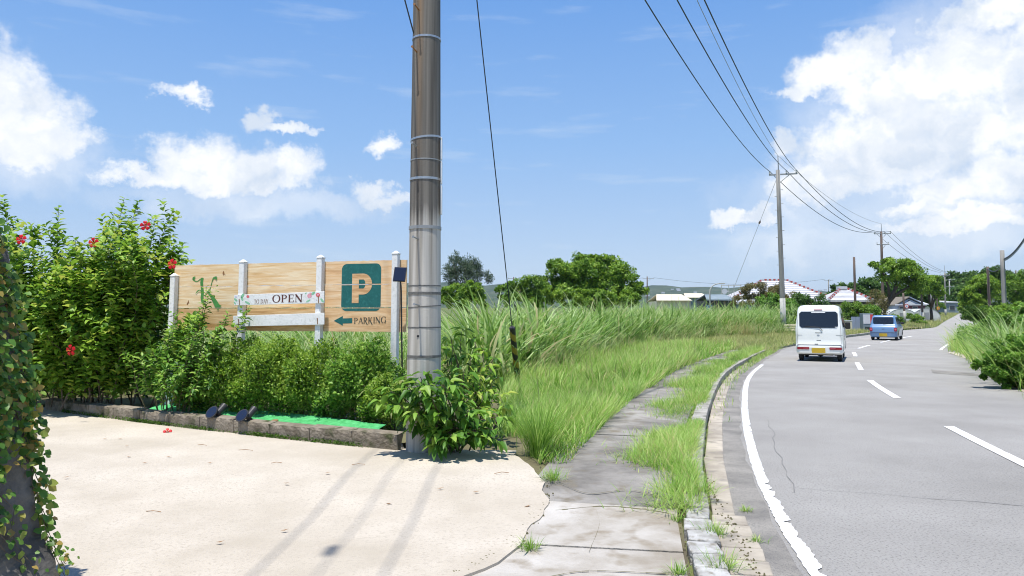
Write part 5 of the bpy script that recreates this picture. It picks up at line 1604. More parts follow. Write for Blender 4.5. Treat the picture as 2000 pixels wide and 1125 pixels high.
# blue car
cp_ = at(1726, 667, 44.5); cp_.z = 0
car = empty('hatchback_car', cp_, R(-33))
tag(car, 'light blue boxy hatchback driving ahead of the white van', 'car')
B = Body([(.19, .66, .08, 3.28), (.24, .72, .0, 3.36), (.47, .738, -.035, 3.39), (.50, .738, .0, 3.39), (.72, .738, .015, 3.36), (.80, .735, .05, 3.30), (.95, .70, .20, 2.72), (1.10, .675, .235, 2.50), (1.38, .61, .30, 2.08), (1.45, .575, .35, 1.95), (1.49, .48, .46, 1.8)])
B.shell(M['blue_paint'], car)
B.rear('rear_window', rq(-.55, .55, .98, 1.37, .05), M['tint'], car, .014, .02)
for sg in (-1, 1):
    t = B.rear('tail_light', rq(*sorted((sg * .575, sg * .735)), .54, .76, .03), M['red_lens'], car, .012, .03)
    B.rear('light_lens', rq(*sorted((sg * .60, sg * .71)), .60, .71, .02), M['pink_lens'], t, .016, .01)
    B.side('side_window', sg, [(.40, .99), (1.15, .99), (1.12, 1.36), (.52, 1.36)], M['tint'], car)
    B.side('side_window', sg, [(1.22, .99), (2.35, .99), (2.02, 1.36), (1.22, 1.36)], M['tint'], car)
    for y in (.52, 2.85):
        wheel(car, sg * .64, y, .28, .16)
        B.side('wheel_arch', sg, [(y + .32 * math.cos(R(a)), max(.2, .28 + .32 * math.sin(R(a)))) for a in range(0, 181, 15)], M['dark_plastic'], car, .003)
    mi = MB().box((sg * .80, 2.25, 1.0), (.18, .10, .14)).build('wing_mirror', M['dark_plastic'], car, bevel=.03)
B.rear('number_plate', rq(-.22, .21, .235, .42, .01), M['plate'], car, .016, .02)
B.rear('bumper_gap', rq(-.72, .72, .486, .494, .001), M['dark_plastic'], car, .03, .03)
B.rear('tailgate_handle', rq(-.07, .07, .70, .73, .01), M['chrome'], car, .02, .02)
MB().tube([(.0, .16, .965), (.05, .17, 1.0), (.28, .20, 1.03)], .01, 5).build('wiper', M['dark_plastic'], car)
MB().box((0, 1.7, .2), (1.30, 3.0, .06)).build('underbody', M['dark_plastic'], car)
wv = [(-.58, 1.0), (.58, 1.0), (.52, 1.36), (-.52, 1.36)]
MB().prism([Vector((x, B.get(z)[2] + .004, z)) for x, z in wv], (0, -.02, 0)).build('windscreen', M['tint'], car)

# ------------------------------------------------------------------ far poles and wires
M['pole_grey'] = pm('pole_grey', (0.20, 0.195, 0.18), (0.30, 0.29, 0.27), 2, .9, stretch=(4, 4, .4))
M['pole_dark'] = pm('pole_dark', (0.10, 0.075, 0.065), (0.16, 0.12, 0.10), 2, .9, stretch=(4, 4, .4))
M['pole_pale'] = pm('pole_pale', (0.38, 0.38, 0.35), (0.46, 0.46, 0.43), 3, .85)
def far_pole(px_b, py_t, px_t, d, label, r0=.19, r1=.13, mat='pole_grey', pale=0, arms=(), mast=0, steps=False, group='utility poles along the road', base=None):
    zb = rise(d) if base is None else base
    b = at(px_b, 600, d); b.z = zb
    t = at(px_t, py_t, d)
    o = empty('utility_pole', b); tag(o, label, 'utility pole', group)
    v = t - b
    MB().tube([Vector((0, 0, -.3)), v * .25, v * .5, v * .75, v], [r0, r0 * .75 + r1 * .25, (r0 + r1) / 2, r0 * .25 + r1 * .75, r1], 14).build('shaft', M[mat], o, smooth=True)
    if pale: MB().tube([v * .0, v * pale], [r0 * 1.03, r0 * 1.0], 14).build('pale_wrap', M['pole_pale'], o, smooth=True)
    if mast: MB().tube([v * .98 + Vector((.05, 0, 0)), v + Vector((.05, 0, mast))], [.045, .03], 8).build('mast', M['galv'], o)
    ins = []
    for (dz, w, side) in arms:
        c = v * (1 - dz / v.length) + Vector((side, -.12, 0))
        ad = Vector((.95, -.30, 0))
        MB().box(c, (w, .10, .10), Matrix.Rotation(math.atan2(ad.y, ad.x), 3, 'Z')).build('cross_arm', M['galv'], o)
        MB().tube([c + ad * w * .25, v * (1 - (dz + .7) / v.length)], .03, 6).build('brace', M['galv'], o)
        for k in (-.47, .12 if w > 1.5 else 0, .47):
            p = c + ad * w * k
            MB().tube([p + Vector((0, 0, .04)), p + Vector((0, 0, .10)), p + Vector((0, 0, .16)), p + Vector((0, 0, .26))], [.03, .09, .06, .08], 8).build('insulator', M['porcelain'], o)
            ins.append(b + p + Vector((0, 0, .27)))
    if steps:
        for k in range(12):
            q = v * (.42 + .5 * k / 12); sg = 1 if k % 2 else -1
            MB().tube([q, q + Vector((sg * .32, -.05, 0))], .018, 5).build('step_bolt', M['galv'], o)
    return o, ins, b, v
P1, I1, b1, v1 = far_pole(1529, 332, 1519, 55, 'tall grey utility pole with cross-arm left of the white van', .20, .14, pale=.22, arms=((.35, 2.0, .35),), mast=1.1, steps=True)
P2, I2, b2, v2 = far_pole(1724, 452, 1721, 95, 'brown utility pole with cross-arms rising through the umbrella-shaped tree', .19, .14, 'pole_dark', arms=((.3, 2.0, .1), (1.7, 1.4, .1)), mast=1.0)
far_pole(1670, 502, 1668, 90, 'bare brown pole standing before the smaller tiled roof', .15, .13, 'pole_dark')
far_pole(1766, 572, 1764, 100, 'short dark pole carrying the round red-rimmed road sign', .15, .12, 'pole_dark', pale=.42)
far_pole(1801, 562, 1799, 112, 'dark roadside pole with pale foot before the greenhouse tunnels', .16, .13, 'pole_dark', pale=.28)
far_pole(1820, 566, 1818, 126, 'left one of two thin poles close together beyond the greenhouse', .14, .12, 'pole_grey', pale=.2)
far_pole(1825, 566, 1823, 134, 'right one of two thin poles close together beyond the greenhouse', .14, .12, 'pole_grey', pale=.2)
far_pole(1831, 568, 1829, 142, 'thin brown pole behind the orange round sign', .13, .11, 'pole_dark')
P3, I3, b3, v3 = far_pole(1846, 533, 1845, 150, 'far utility pole with an antenna mast beyond the second tree', .17, .12, 'pole_grey', pale=.15, mast=1.5, arms=((.5, 1.6, 0),))
far_pole(1855, 545, 1854, 185, 'far pale pole with two short cross-arms by the flat-roofed house', .16, .12, 'pole_pale', arms=((.2, 2.2, 0), (1.9, 2.0, 0)))
P4, I4, b4, v4 = far_pole(1961, 489, 1957, 60, 'wooden-looking pole with a coiled cable at the right edge', .19, .16, 'pole_grey', group='poles right of the road')
P5, I5, b5, v5 = far_pole(1932, 521, 1929, 78, 'thinner pole among the trees left of the coiled-cable pole', .15, .12, 'pole_dark', group='poles right of the road')
far_pole(1984, 528, 1984, 190, 'tiny distant pole above the trees at the right edge', .18, .14, 'pole_dark', arms=((.4, 2.0, 0),), group='poles right of the road')
_, I6, b6, v6 = far_pole(1264, 540, 1264, 200, 'distant pole with cross-arm over the cane field right of the broad tree', .2, .14, 'pole_dark', arms=((.6, 3.0, .3),), group='distant poles')
_, I7, b7, v7 = far_pole(1619, 546, 1618, 210, 'distant thin pole between the two tiled roofs', .18, .12, 'pole_grey', arms=((.2, 2.4, 0),), group='distant poles')
_, I8, b8, v8 = far_pole(1003, 541, 1003, 190, 'distant pole top showing above the low bushes behind the guy wire', .18, .12, 'pole_dark', arms=((.4, 3.0, 0),), group='distant poles')
# spans
hx = (-0.9, -0.1, 0.7)
for k, (nm, i) in enumerate((('left', 0), ('middle', 1), ('right', 2))):
    wire(head(hx[k]), I1[i], 1.15, .021, 'overhead wire from the top of the picture to the tall grey pole, %s of three' % nm, n=40)
    wire(I1[i], I2[i], 1.5, .026, 'sagging overhead wire between the grey and the brown pole, %s of three' % nm, n=30)
    wire(I2[i], I3[i] + Vector((0, 0, .3)), 1.0, .022, 'far overhead wire running on from the brown pole, %s of three' % nm, n=16)
wire(PB + Vector((.2, -.1, PZ + .6)), b1 + v1 + Vector((.05, 0, 1.1)), .9, .012, 'thin pale earth wire to the mast of the tall grey pole', 'earth_wire', n=40, mat=M['galv'])
wire(b1 + v1 + Vector((.05, 0, 1.1)), b2 + v2 + Vector((.05, 0, 1.0)), .9, .014, 'thin pale earth wire between the grey and the brown pole', 'earth_wire', n=24, mat=M['galv'])
gp = at(1432, 566, 58); g0 = b1 + v1 * .965
o = MB().tube([g0, g0.lerp(gp, .45), gp, gp + (gp - g0) * .12], .014, 5).build('guy_wire', M['galv'])
tag(o, 'thin guy wire slanting down left from the tall grey pole', 'guy wire')
q = g0.lerp(gp, .40)
MB().tube([q - (gp - g0).normalized() * .15, q, q + (gp - g0).normalized() * .15], [.03, .09, .03], 8).build('strain_insulator', M['pole_dark'], o)
wire(I6[0], I8[2], 1.2, .03, 'far thin wire between two distant poles behind the broad tree', n=16)
wire(I6[2], I7[0], 1.6, .03, 'far thin wire over the distant hill', n=20)
# coiled cable at the right edge
ca, cb = at(1961, 506, 60), at(2075, 300, 36)
pts = [ca.lerp(cb, i / 90) - Vector((0, 0, 1.0 * 4 * (i / 90) * (1 - i / 90))) for i in range(91)]
cc_ = MB().tube(pts, .055, 7).build('coiled_cable', M['wire'])
tag(cc_, 'thick cable wrapped in a wire coil running up to the right edge', 'cable')
hp = []
for i in range(90 * 8):
    t = i / 8; k = min(int(t), 89); p = pts[k].lerp(pts[k + 1], t - k); a = i / 8 * 2 * math.pi * .8
    hp.append(p + Vector((0.11 * math.cos(a) * .5, .11 * math.cos(a) * .8, .13 * math.sin(a) - .05)))
MB().tube(hp, .016, 4).build('coil', M['galv'], cc_)
wire(ca - Vector((0, 0, .25)), b5 + v5 - Vector((0, 0, .2)), .5, .05, 'thick cable between the two poles right of the road', 'service_wire', 'cable')

# ------------------------------------------------------------------ street lamp, rail, road signs
lp = at(1387, 600, 75); lp.z = 0
lamp = empty('street_lamp', lp); tag(lamp, 'curved pale street lamp above the cane grass', 'street lamp')
zt_ = at(1387, 562, 75).z
MB().tube([(0, 0, 0), (0, 0, zt_ - .6), (.05, 0, zt_ - .2), (.25, 0, zt_ + .15), (.6, 0, zt_ + .36), (1.0, 0, zt_ + .42)], [.09, .075, .07, .06, .055, .05], 10).build('post', M['pole_pale'], lamp, smooth=True)
MB().box((1.25, 0, zt_ + .42), (.6, .22, .12)).build('lamp_head', M['pole_pale'], lamp, bevel=.03)
M['cream'] = pm('cream', (0.62, 0.55, 0.34), (0.70, 0.63, 0.42), 6, .6)
gb = at(1545, 645, 53)
rail = empty('road_barrier', (gb.x, gb.y, .3)); tag(rail, 'cream ribbed barrier panel at the foot of the tall grey pole', 'barrier')
for k in range(3):
    MB().box((0, 0, .12 + k * .17), (1.0, .06, .13)).build('rib', M['cream'], rail, bevel=.02)
for sx in (-.42, .42): MB().box((sx, .06, .1), (.06, .06, .85)).build('post', M['pole_pale'], rail)
def round_sign(px, py, d, r, ring_c, mid_c, label):
    zc = at(px, py, d); o = empty('road_sign', (zc.x, zc.y - .25, zc.z)); tag(o, label, 'road sign')
    MB().tube([(0, 0, 0), (0, .02, 0)], r, 24).build('rim', ring_c, o)
    MB().tube([(0, -.006, 0), (0, .0, 0)], r * .72, 24).build('face', mid_c, o)
    MB().tube([(0, -.009, 0), (0, -.006, 0)], r * .30, 12).build('mark', M['blue_mark'], o)
M['sign_red'] = pm('sign_red', (0.55, 0.05, 0.06), None, rough=.4)
M['blue_mark'] = pm('blue_mark', (0.15, 0.16, 0.40), None, rough=.4)
M['sign_white'] = pm('sign_white', (0.75, 0.74, 0.76), None, rough=.4)
M['sign_orange'] = pm('sign_orange', (0.75, 0.22, 0.03), None, rough=.4)
round_sign(1769, 598, 99.6, .29, M['sign_red'], M['sign_white'], 'round red-rimmed white road sign on the dark pole')
round_sign(1831, 602, 141, .30, M['sign_orange'], M['plate'], 'small orange round sign beyond the greenhouse')
sg_ = empty('guy_guard', at(1722, 622, 84)); tag(sg_, 'cream and black guy guard leaning on the big tree trunk behind the blue car', 'guy guard')
M['cream_stripe'] = M['cream']
stripes(sg_, Vector((.16, -.05, 1)).normalized(), 1.1, .07, 3.0, 10, 30, ('black', 'cream'))

# ------------------------------------------------------------------ houses
M['roof_white'] = pm('roof_white', (0.52, 0.53, 0.56), (0.62, 0.63, 0.66), 2, .7)
M['roof_tile'] = pm('roof_tile', (0.40, 0.40, 0.43), (0.50, 0.50, 0.52), 2, .8)
M['ridge_red'] = pm('ridge_red', (0.42, 0.07, 0.06), (0.50, 0.12, 0.10), 3, .7)
M['eave'] = pm('eave', (0.05, 0.055, 0.06), (0.08, 0.08, 0.09), 2, .8)
M['wall_cream'] = pm('wall_cream', (0.58, 0.53, 0.38), (0.64, 0.60, 0.46), 1, .85)
M['wall_blue'] = pm('wall_blue', (0.26, 0.32, 0.42), (0.30, 0.36, 0.46), 1, .8)
M['wall_maroon'] = pm('wall_maroon', (0.12, 0.045, 0.06), (0.16, 0.06, 0.08), 1, .8)
M['wall_grey'] = pm('wall_grey', (0.16, 0.21, 0.24), (0.22, 0.27, 0.30), 1, .8)
M['roof_brown'] = pm('roof_brown', (0.16, 0.14, 0.11), (0.22, 0.19, 0.15), 2, .8)
M['roof_beige'] = pm('roof_beige', (0.58, 0.53, 0.40), (0.66, 0.60, 0.48), 1, .8)
M['roof_orange'] = pm('roof_orange', (0.52, 0.22, 0.08), (0.58, 0.28, 0.12), 1, .8)
M['film'] = pm('film', (0.62, 0.64, 0.62), (0.52, 0.54, 0.51), 1.5, .45, c3=(.40, .41, .36), s3=.8)
M['pane'] = pm('pane', (0.03, 0.04, 0.05), None, rough=.12, spec=.6)
def tiled_house(pxc, d, eave_px, ridge_px, pye, pyr, depth, label, wallm):
    """hipped roof with white courses and red-and-white knobbed ridges"""
    c = at(pxc, pye, d); ze = c.z; zr = at(pxc, pyr, d).z
    W = (eave_px[1] - eave_px[0]) / F * d; w = (ridge_px[1] - ridge_px[0]) / F * d
    cx_ = at((eave_px[0] + eave_px[1]) / 2, pye, d).x; rx_ = at((ridge_px[0] + ridge_px[1]) / 2, pyr, d).x
    o = empty('tiled_house', (cx_, d, rise(d))); tag(o, label, 'house')
    z0 = rise(d)
    e = [Vector((-W / 2, 0, ze - z0)), Vector((W / 2, 0, ze - z0)), Vector((W / 2, depth, ze - z0)), Vector((-W / 2, depth, ze - z0))]
    r = [Vector((rx_ - cx_ - w / 2, depth * .42, zr - z0)), Vector((rx_ - cx_ + w / 2, depth * .42, zr - z0))]
    roof = MB().add(e + r + [v - Vector((0, 0, .15)) for v in e], [(0, 1, 5, 4), (1, 2, 5), (2, 3, 4, 5), (3, 0, 4), (0, 6, 7, 1), (1, 7, 8, 2), (2, 8, 9, 3), (3, 9, 6, 0), (6, 9, 8, 7)]).build('roof', M['roof_tile'], o)
    n = 9
    for k in range(n):                                        # white tile courses, each a raised band
        t0, t1 = (k + .18) / n, (k + .86) / n
        for (a, b, c_, d_) in ((e[0], e[1], r[0], r[1]), (e[1], e[2], r[1], r[1])):
            q = [a.lerp(c_, t0), b.lerp(d_, t0), b.lerp(d_, t1), a.lerp(c_, t1)]
            nn = (q[1] - q[0]).cross(q[3] - q[0]).normalized() * .07
            if nn.z < 0: nn = -nn
            MB().prism(q, nn).build('tile_course', M['roof_white'], roof)
    for (a, b) in ((e[0], r[0]), (e[1], r[1]), (r[0], r[1]), (e[2], r[1])):
        m_ = int((b - a).length / .30)
        for k in range(m_):
            p = a.lerp(b, (k + .5) / m_)
            MB().box(p + Vector((0, -.04, .14)), (.26, .26, .24)).build('ridge_tile', M['ridge_red'] if k % 2 else M['roof_white'], roof)
    MB().box((0, depth * .5, (ze - z0) / 2 - .1), (W * .86, depth * .86, ze - z0 - .2)).build('wall', wallm, o)
    MB().box((0, depth * .06, ze - z0 - .28), (W * .97, .25, .28)).build('eave_beam', M['eave'], o)
    for k in (-.28, .0, .28):
        f = MB().box((W * k, depth * .07 - .06, (ze - z0) * .5), (1.5, .1, 1.3)).build('window', M['pole_pale'], o)
        MB().box((W * k, depth * .07 - .12, (ze - z0) * .5), (1.3, .04, 1.1)).build('pane', M['pane'], f)
    return o
tiled_house(1530, 104, (1432, 1626), (1506, 1555), 584, 546, 9, 'large hipped roof house with white tile courses and red-white ridges', M['wall_cream'])
hb_ = tiled_house(1664, 94, (1618, 1706), (1658, 1672), 587.5, 564, 6, 'smaller hipped tiled house to the right of the large one', M['wall_cream'])
MB().box((0, 2.5, at(1664, 561, 94).z - rise(94)), (1.1, .8, .4)).build('ridge_cap', M['roof_white'], hb_)
# gabled blue house
c = at(1776, 605, 128); z0 = rise(128)
gh = empty('gabled_house', (c.x, 128, z0)); tag(gh, 'blue-grey gabled house behind the greenhouse tunnels', 'house')
def zz(py, d): return at(1776, py, d).z - z0
xg0, xg1 = (1749 - 1776) / F * 128, (1806 - 1776) / F * 128
ap = Vector((0.0, 0, zz(582, 128))); ze = zz(595.5, 128)
MB().prism([(xg0 + .3, 0, 0), (xg1 - .3, 0, 0), (xg1 - .3, 0, ze), (0, 0, ap.z - .15), (xg0 + .3, 0, ze)], (0, 7, 0)).build('wall', M['wall_blue'], gh)
MB().box(((xg0 + xg1) / 2 + .1, -.12, zz(600, 128) - .1), (xg1 - xg0 - 1.2, .15, .75)).build('porch_front', M['wall_maroon'], gh)
MB().prism([(xg0 - .2, -.3, ze - .1), (0, -.3, ap.z + .12), (0, 7.3, ap.z + .12), (xg0 - .2, 7.3, ze - .1)], (0, 0, .15)).build('roof', M['roof_brown'], gh)
MB().prism([(0, -.3, ap.z + .12), (xg1 + .2, -.3, ze - .1), (xg1 + .2, 7.3, ze - .1), (0, 7.3, ap.z + .12)], (0, 0, .15)).build('roof', M['wall_blue'], gh)
MB().box(((xg0 + xg1) / 2, -.35, ze + .02), (xg1 - xg0 + .4, .12, .2)).build('fascia', M['roof_white'], gh)
MB().prism([(-1.0, -.34, ze + .15), (1.0, -.34, ze + .15), (0, -.34, ze + .65)], (0, .1, 0)).build('gable_panel', M['roof_white'], gh)
MB().tube([(0, -.2, ap.z - .45), (0, 0, ap.z - .45)], .14, 10).build('gable_vent', M['pane'], gh)
wx0, wx1 = (1796 - 1776) / F * 128, (1817 - 1776) / F * 128
MB().prism([(wx0, 1.5, ze + .05), (wx1 + .6, 1.5, ze + .05), (wx1 - .4, 4, zz(585, 128)), (wx0 - .9, 4, zz(585, 128))], (0, 0, .12)).build('wing_roof', M['roof_white'], gh)
MB().box(((wx0 + wx1) / 2, 4, ze / 2), (wx1 - wx0, 4.6, ze - .1)).build('wing_wall', M['wall_maroon'], gh)
MB().prism([((1735 - 1776) / F * 128, 3, ze), (xg0 + .8, 3, ze), (-.2, 6, ap.z), ((1757 - 1776) / F * 128 - .4, 6, ap.z)], (0, 0, .12)).build('rear_roof', M['roof_brown'], gh)
for k, x in enumerate((-1.4, .9)):
    f = MB().box((x, -.22, zz(600.5, 128) - .1), (.9, .06, .55)).build('window', M['pole_pale'], gh); MB().box((x, -.26, zz(600.5, 128) - .1), (.75, .04, .42)).build('pane', M['pane'], f)
# greenhouse tunnels
def tunnel(pxa, pxb, pyt, d, ln, label):
    a, b = at(pxa, 612, d), at(pxb, 612, d); zt_ = at(pxa, pyt, d).z - rise(d)
    w = (b.x - a.x) / 2; o = empty('greenhouse', (a.x + w, d, rise(d))); tag(o, label, 'greenhouse', 'plastic greenhouse tunnels')
    n = 14; vs = []
    for y in (0, ln):
        for i in range(n + 1):
            t = math.pi * i / n; vs.append((-w * math.cos(t), y, zt_ * math.sin(t) ** .7 if 0 < i < n else 0))
    MB().add(vs, [(i, i + 1, i + n + 2, i + n + 1) for i in range(n)] + [tuple(range(n, -1, -1)), tuple(range(n + 1, 2 * n + 2))]).build('film_cover', M['film'], o, smooth=False)
    for k in range(6):
        y = ln * k / 5
        MB().tube([(-w * 1.01 * math.cos(math.pi * i / n), y, max(0, zt_ * 1.01 * math.sin(math.pi * i / n) ** .7 + .01)) for i in range(1, n)], .03, 5).build('hoop', M['galv'], o)
    MB().box((0, -.03, zt_ * .35), (w * .35, .05, zt_ * .7)).build('door', M['galv'], o)
tunnel(1733, 1792, 603.5, 112, 12, 'white plastic greenhouse tunnel behind the shrubs, left of two')
tunnel(1783, 1837, 603, 116, 14, 'larger whitish greenhouse tunnel, right of two')
def flat_house(px0, px1, pyt, pyb, d, label, wallm, roofm, name='flat_house', depth=6, over=.3, pitch=0.0):
    a, b = at(px0, pyt, d), at(px1, pyt, d); zt_ = a.z - rise(d); W = b.x - a.x
    o = empty(name, ((a.x + b.x) / 2, d, rise(d))); tag(o, label, 'house')
    MB().box((0, depth / 2, zt_ / 2 - .15), (W, depth, zt_ - .1)).build('wall', wallm, o)
    MB().prism([(-W / 2 - over, -over, zt_ - .15), (W / 2 + over, -over, zt_ - .15 - pitch), (W / 2 + over, depth + over, zt_ + .1 - pitch), (-W / 2 - over, depth + over, zt_ + .1)], (0, 0, .22)).build('roof', roofm, o)
    m_ = max(1, int(W / 2.6))
    for k in range(m_):
        x = -W / 2 + W * (k + .5) / m_
        f = MB().box((x, -.03, zt_ * .5), (1.3, .08, 1.1)).build('window', M['pole_pale'], o); MB().box((x, -.08, zt_ * .5), (1.1, .04, .9)).build('pane', M['pane'], f)
    return o
flat_house(1847, 1871, 590, 603, 172, 'flat white-roofed grey house at the far end of the road', M['wall_grey'], M['roof_white'])
flat_house(1818, 1846, 588, 600, 178, 'low far house with pale roof behind the thin poles', M['wall_cream'], M['roof_beige'])
def gable_roof(px0, px1, pyr, pye, d, label, roofm, wallm, depth=8, pxr=None):
    a, b = at(px0, pye, d), at(px1, pye, d); zr, ze = at(px0, pyr, d).z - rise(d), a.z - rise(d); W = b.x - a.x
    o = empty('shed', ((a.x + b.x) / 2, d, rise(d))); tag(o, label, 'house')
    MB().box((0, depth / 2, ze / 2), (W * .94, depth * .9, ze)).build('wall', wallm, o)
    MB().prism([(-W / 2, 0, ze), (W / 2, 0, ze), (W * .36, depth * .5, zr), (-W * .36, depth * .5, zr)], (0, 0, .12)).build('roof', roofm, o)
    MB().prism([(W / 2, depth, ze), (-W / 2, depth, ze), (-W * .36, depth * .5, zr), (W * .36, depth * .5, zr)], (0, 0, .12)).build('roof', roofm, o)
    return o
gable_roof(1752, 1788, 568, 577, 215, 'far orange-roofed house behind the umbrella-shaped tree', M['roof_orange'], M['roof_white'])
gable_roof(1282, 1352, 575, 588, 118, 'long beige roof low behind the cane grass', M['roof_beige'], M['wall_cream'])
gable_roof(1338, 1388, 573, 582, 150, 'pale roof behind the beige one, left of the street lamp', M['roof_beige'], M['wall_grey'])
hut = gable_roof(1380, 1437, 576, 587, 82, 'dark open shed with a blue tarpaulin side', M['wall_grey'], M['eave'], 5)
M['tarp'] = pm('tarp', (0.05, 0.16, 0.34), (0.07, 0.22, 0.42), 3, .6)
MB().box((-1.35, -.1, 1.7), (.6, .08, 1.6)).build('tarpaulin', M['tarp'], hut)
for x in (-.7, .2, 1.2): MB().tube([(x, -.2, 0), (x + .15, -.2, 2.9)], .06, 6).build('post', M['bark'], hut)
sh2 = flat_house(1437, 1470, 591, 600, 84, 'small pale-roofed lean-to beside the olive shrub', M['wall_grey'], M['roof_white'], 'lean_to', 3, .2, -.2)
fr = empty('scaffold_frame', at(1428, 585, 92)); tag(fr, 'pale steel frame standing behind the dark shed', 'frame')
zf_ = at(1428, 556, 92).z - fr.location.z
for px in (1410, 1424, 1434, 1448):
    x = at(px, 585, 92).x - fr.location.x
    MB().tube([(x, 0, -2), (x, 0, zf_)], .045, 6).build('upright', M['pole_pale'], fr)
for z in (zf_ - .1, zf_ - .9):
    MB().tube([(at(1410, 585, 92).x - fr.location.x, 0, z), (at(1448, 585, 92).x - fr.location.x, 0, z)], .035, 6).build('rail', M['pole_pale'], fr)
ds = at(1415, 569, 91); dish = empty('satellite_dish', ds); tag(dish, 'white round satellite dish before the steel frame', 'satellite dish')
MB().tube([(0, -.05, 0), (0, .02, 0), (0, .15, 0)], [.33, .29, .06], 20).build('reflector', M['roof_white'], dish)
MB().tube([(0, .1, 0), (0, .15, -1.2)], .04, 6).build('mast', M['galv'], dish)
# fence panel and vending machine by the shrubs
fp = at(1675, 640, 66); fe = empty('panel_fence', (fp.x, 66, 0)); tag(fe, 'grey-blue sheet fence beside the shrubs left of the blue car', 'fence')
for k in range(3): MB().box((-.35 + k * .4, 0, .65), (.38, .05, 1.3)).build('sheet', M['wall_blue'], fe)
vm_ = at(1693, 640, 65); ve = empty('vending_machine', (vm_.x, 65, 0)); tag(ve, 'grey vending machine with a red panel behind the blue car', 'vending machine')
MB().box((0, 0, .85), (.9, .6, 1.5)).build('cabinet', M['wall_grey'], ve, bevel=.02)
MB().box((-.12, -.31, 1.1), (.6, .02, .8)).build('display_window', M['roof_white'], ve)
MB().box((.30, -.31, 1.15), (.24, .03, .7)).build('red_panel', M['sign_red'], ve)
MB().box((0, -.31, .35), (.6, .02, .2)).build('tray', M['pane'], ve)
bx_ = at(1655, 632, 60); bo_ = empty('storage_box', (bx_.x, 60, 0)); tag(bo_, 'cream box half hidden by the white van mirror', 'box')
MB().box((0, 0, .5), (.55, .5, 1.0)).build('cabinet', M['wall_cream'], bo_, bevel=.02); MB().box((0, 0, 1.02), (.6, .55, .05)).build('lid', M['roof_white'], bo_)

# ------------------------------------------------------------------ trees
def limb(a, b, r0, r1, bow=.15):
    m_ = a.lerp(b, .5) + Vector((random.uniform(-1, 1), random.uniform(-1, 1), random.uniform(0, 1))) * (b - a).length * bow
    return [a, m_, b], [r0, (r0 + r1) / 2, r1]
def tree(label, name, px, d, crown, nl, ls, mat='tree', trunk_r=.22, forks=4, group=None, bark='bark_dk', shape=.6, clump=.55, ncl=70, base=None, flat=.75, seed=1):
    """crown: list of (px, py, rx_px, ry_px) ellipses as seen, made into ellipsoids at depth d"""
    r_ = np.random.default_rng(seed + int(px))
    b = at(px, 600, d); b.z = rise(d) if base is None else base
    o = empty(name, b); tag(o, label, 'tree' if 'tree' in name else 'bush', group)
    Cs, Rs, Dn = [], [], []
    area = sum(c[2] * c[3] for c in crown)
    for (cx_, cy_, rx, ry) in crown:
        c = np.array(at(cx_, cy_, d)) - np.array(b); R_ = np.array([rx, (rx + ry) * .5, ry]) / F * d
        m_ = max(4, int(ncl * rx * ry / area))
        dd = unit(r_.normal(size=(m_, 3))); dd[:, 2] = np.where(r_.uniform(0, 1, m_) < .35, np.abs(dd[:, 2]), dd[:, 2])
        rad = r_.uniform(.62, 1.0, m_)
        Cs.append(c + dd * R_ * rad[:, None]); Dn.append(dd); Rs.append(np.full(m_, clump * min(R_[0], R_[2]) * .62) * r_.uniform(.6, 1.3, m_))
    Cs, Rs, Dn = np.concatenate(Cs), np.concatenate(Rs), np.concatenate(Dn)
    k = r_.integers(0, len(Cs), nl)
    dd = unit(r_.normal(size=(nl, 3)))
    P = Cs[k] + dd * (Rs[k] * r_.uniform(.35, 1.08, nl) ** .6)[:, None] * np.array([1, 1, flat])
    N_ = unit(dd * .7 + Dn[k] * .5 + unit(r_.normal(size=(nl, 3))) * .6 + np.array([0, 0, .75])); T = unit(unit(r_.normal(size=(nl, 3))) + dd * .4)
    P[:, 2] = np.maximum(P[:, 2], .02 + .05 * r_.uniform(0, 1, nl))
    L_ = ls * r_.uniform(.6, 1.4, nl)
    cl = r_.uniform(-.22, .22, len(Cs))[k]
    leaves('crown', o, M['l_' + mat], P, T, N_, L_, L_ * shape, False, rnd=np.clip(r_.uniform(0, .8, nl) + cl + .1, 0, 1))
    # trunk and limbs
    zc = float(np.mean(Cs[:, 2])); fork = Vector((0, 0, max(.4, zc * .35)))
    if trunk_r:
        MB().tube([Vector((0, 0, -.3)), fork * .5 + Vector((.05, 0, 0)), fork], [trunk_r * 1.25, trunk_r, trunk_r * .85], 10).build('trunk', M[bark], o, smooth=True)
        for q in r_.choice(len(Cs), size=min(len(Cs), forks), replace=False):
            p, rr_ = limb(fork - Vector((0, 0, .1)), Vector(Cs[q]), trunk_r * .55, trunk_r * .12)
            MB().tube(p, rr_, 6).build('limb', M[bark], o, smooth=True)
    return o
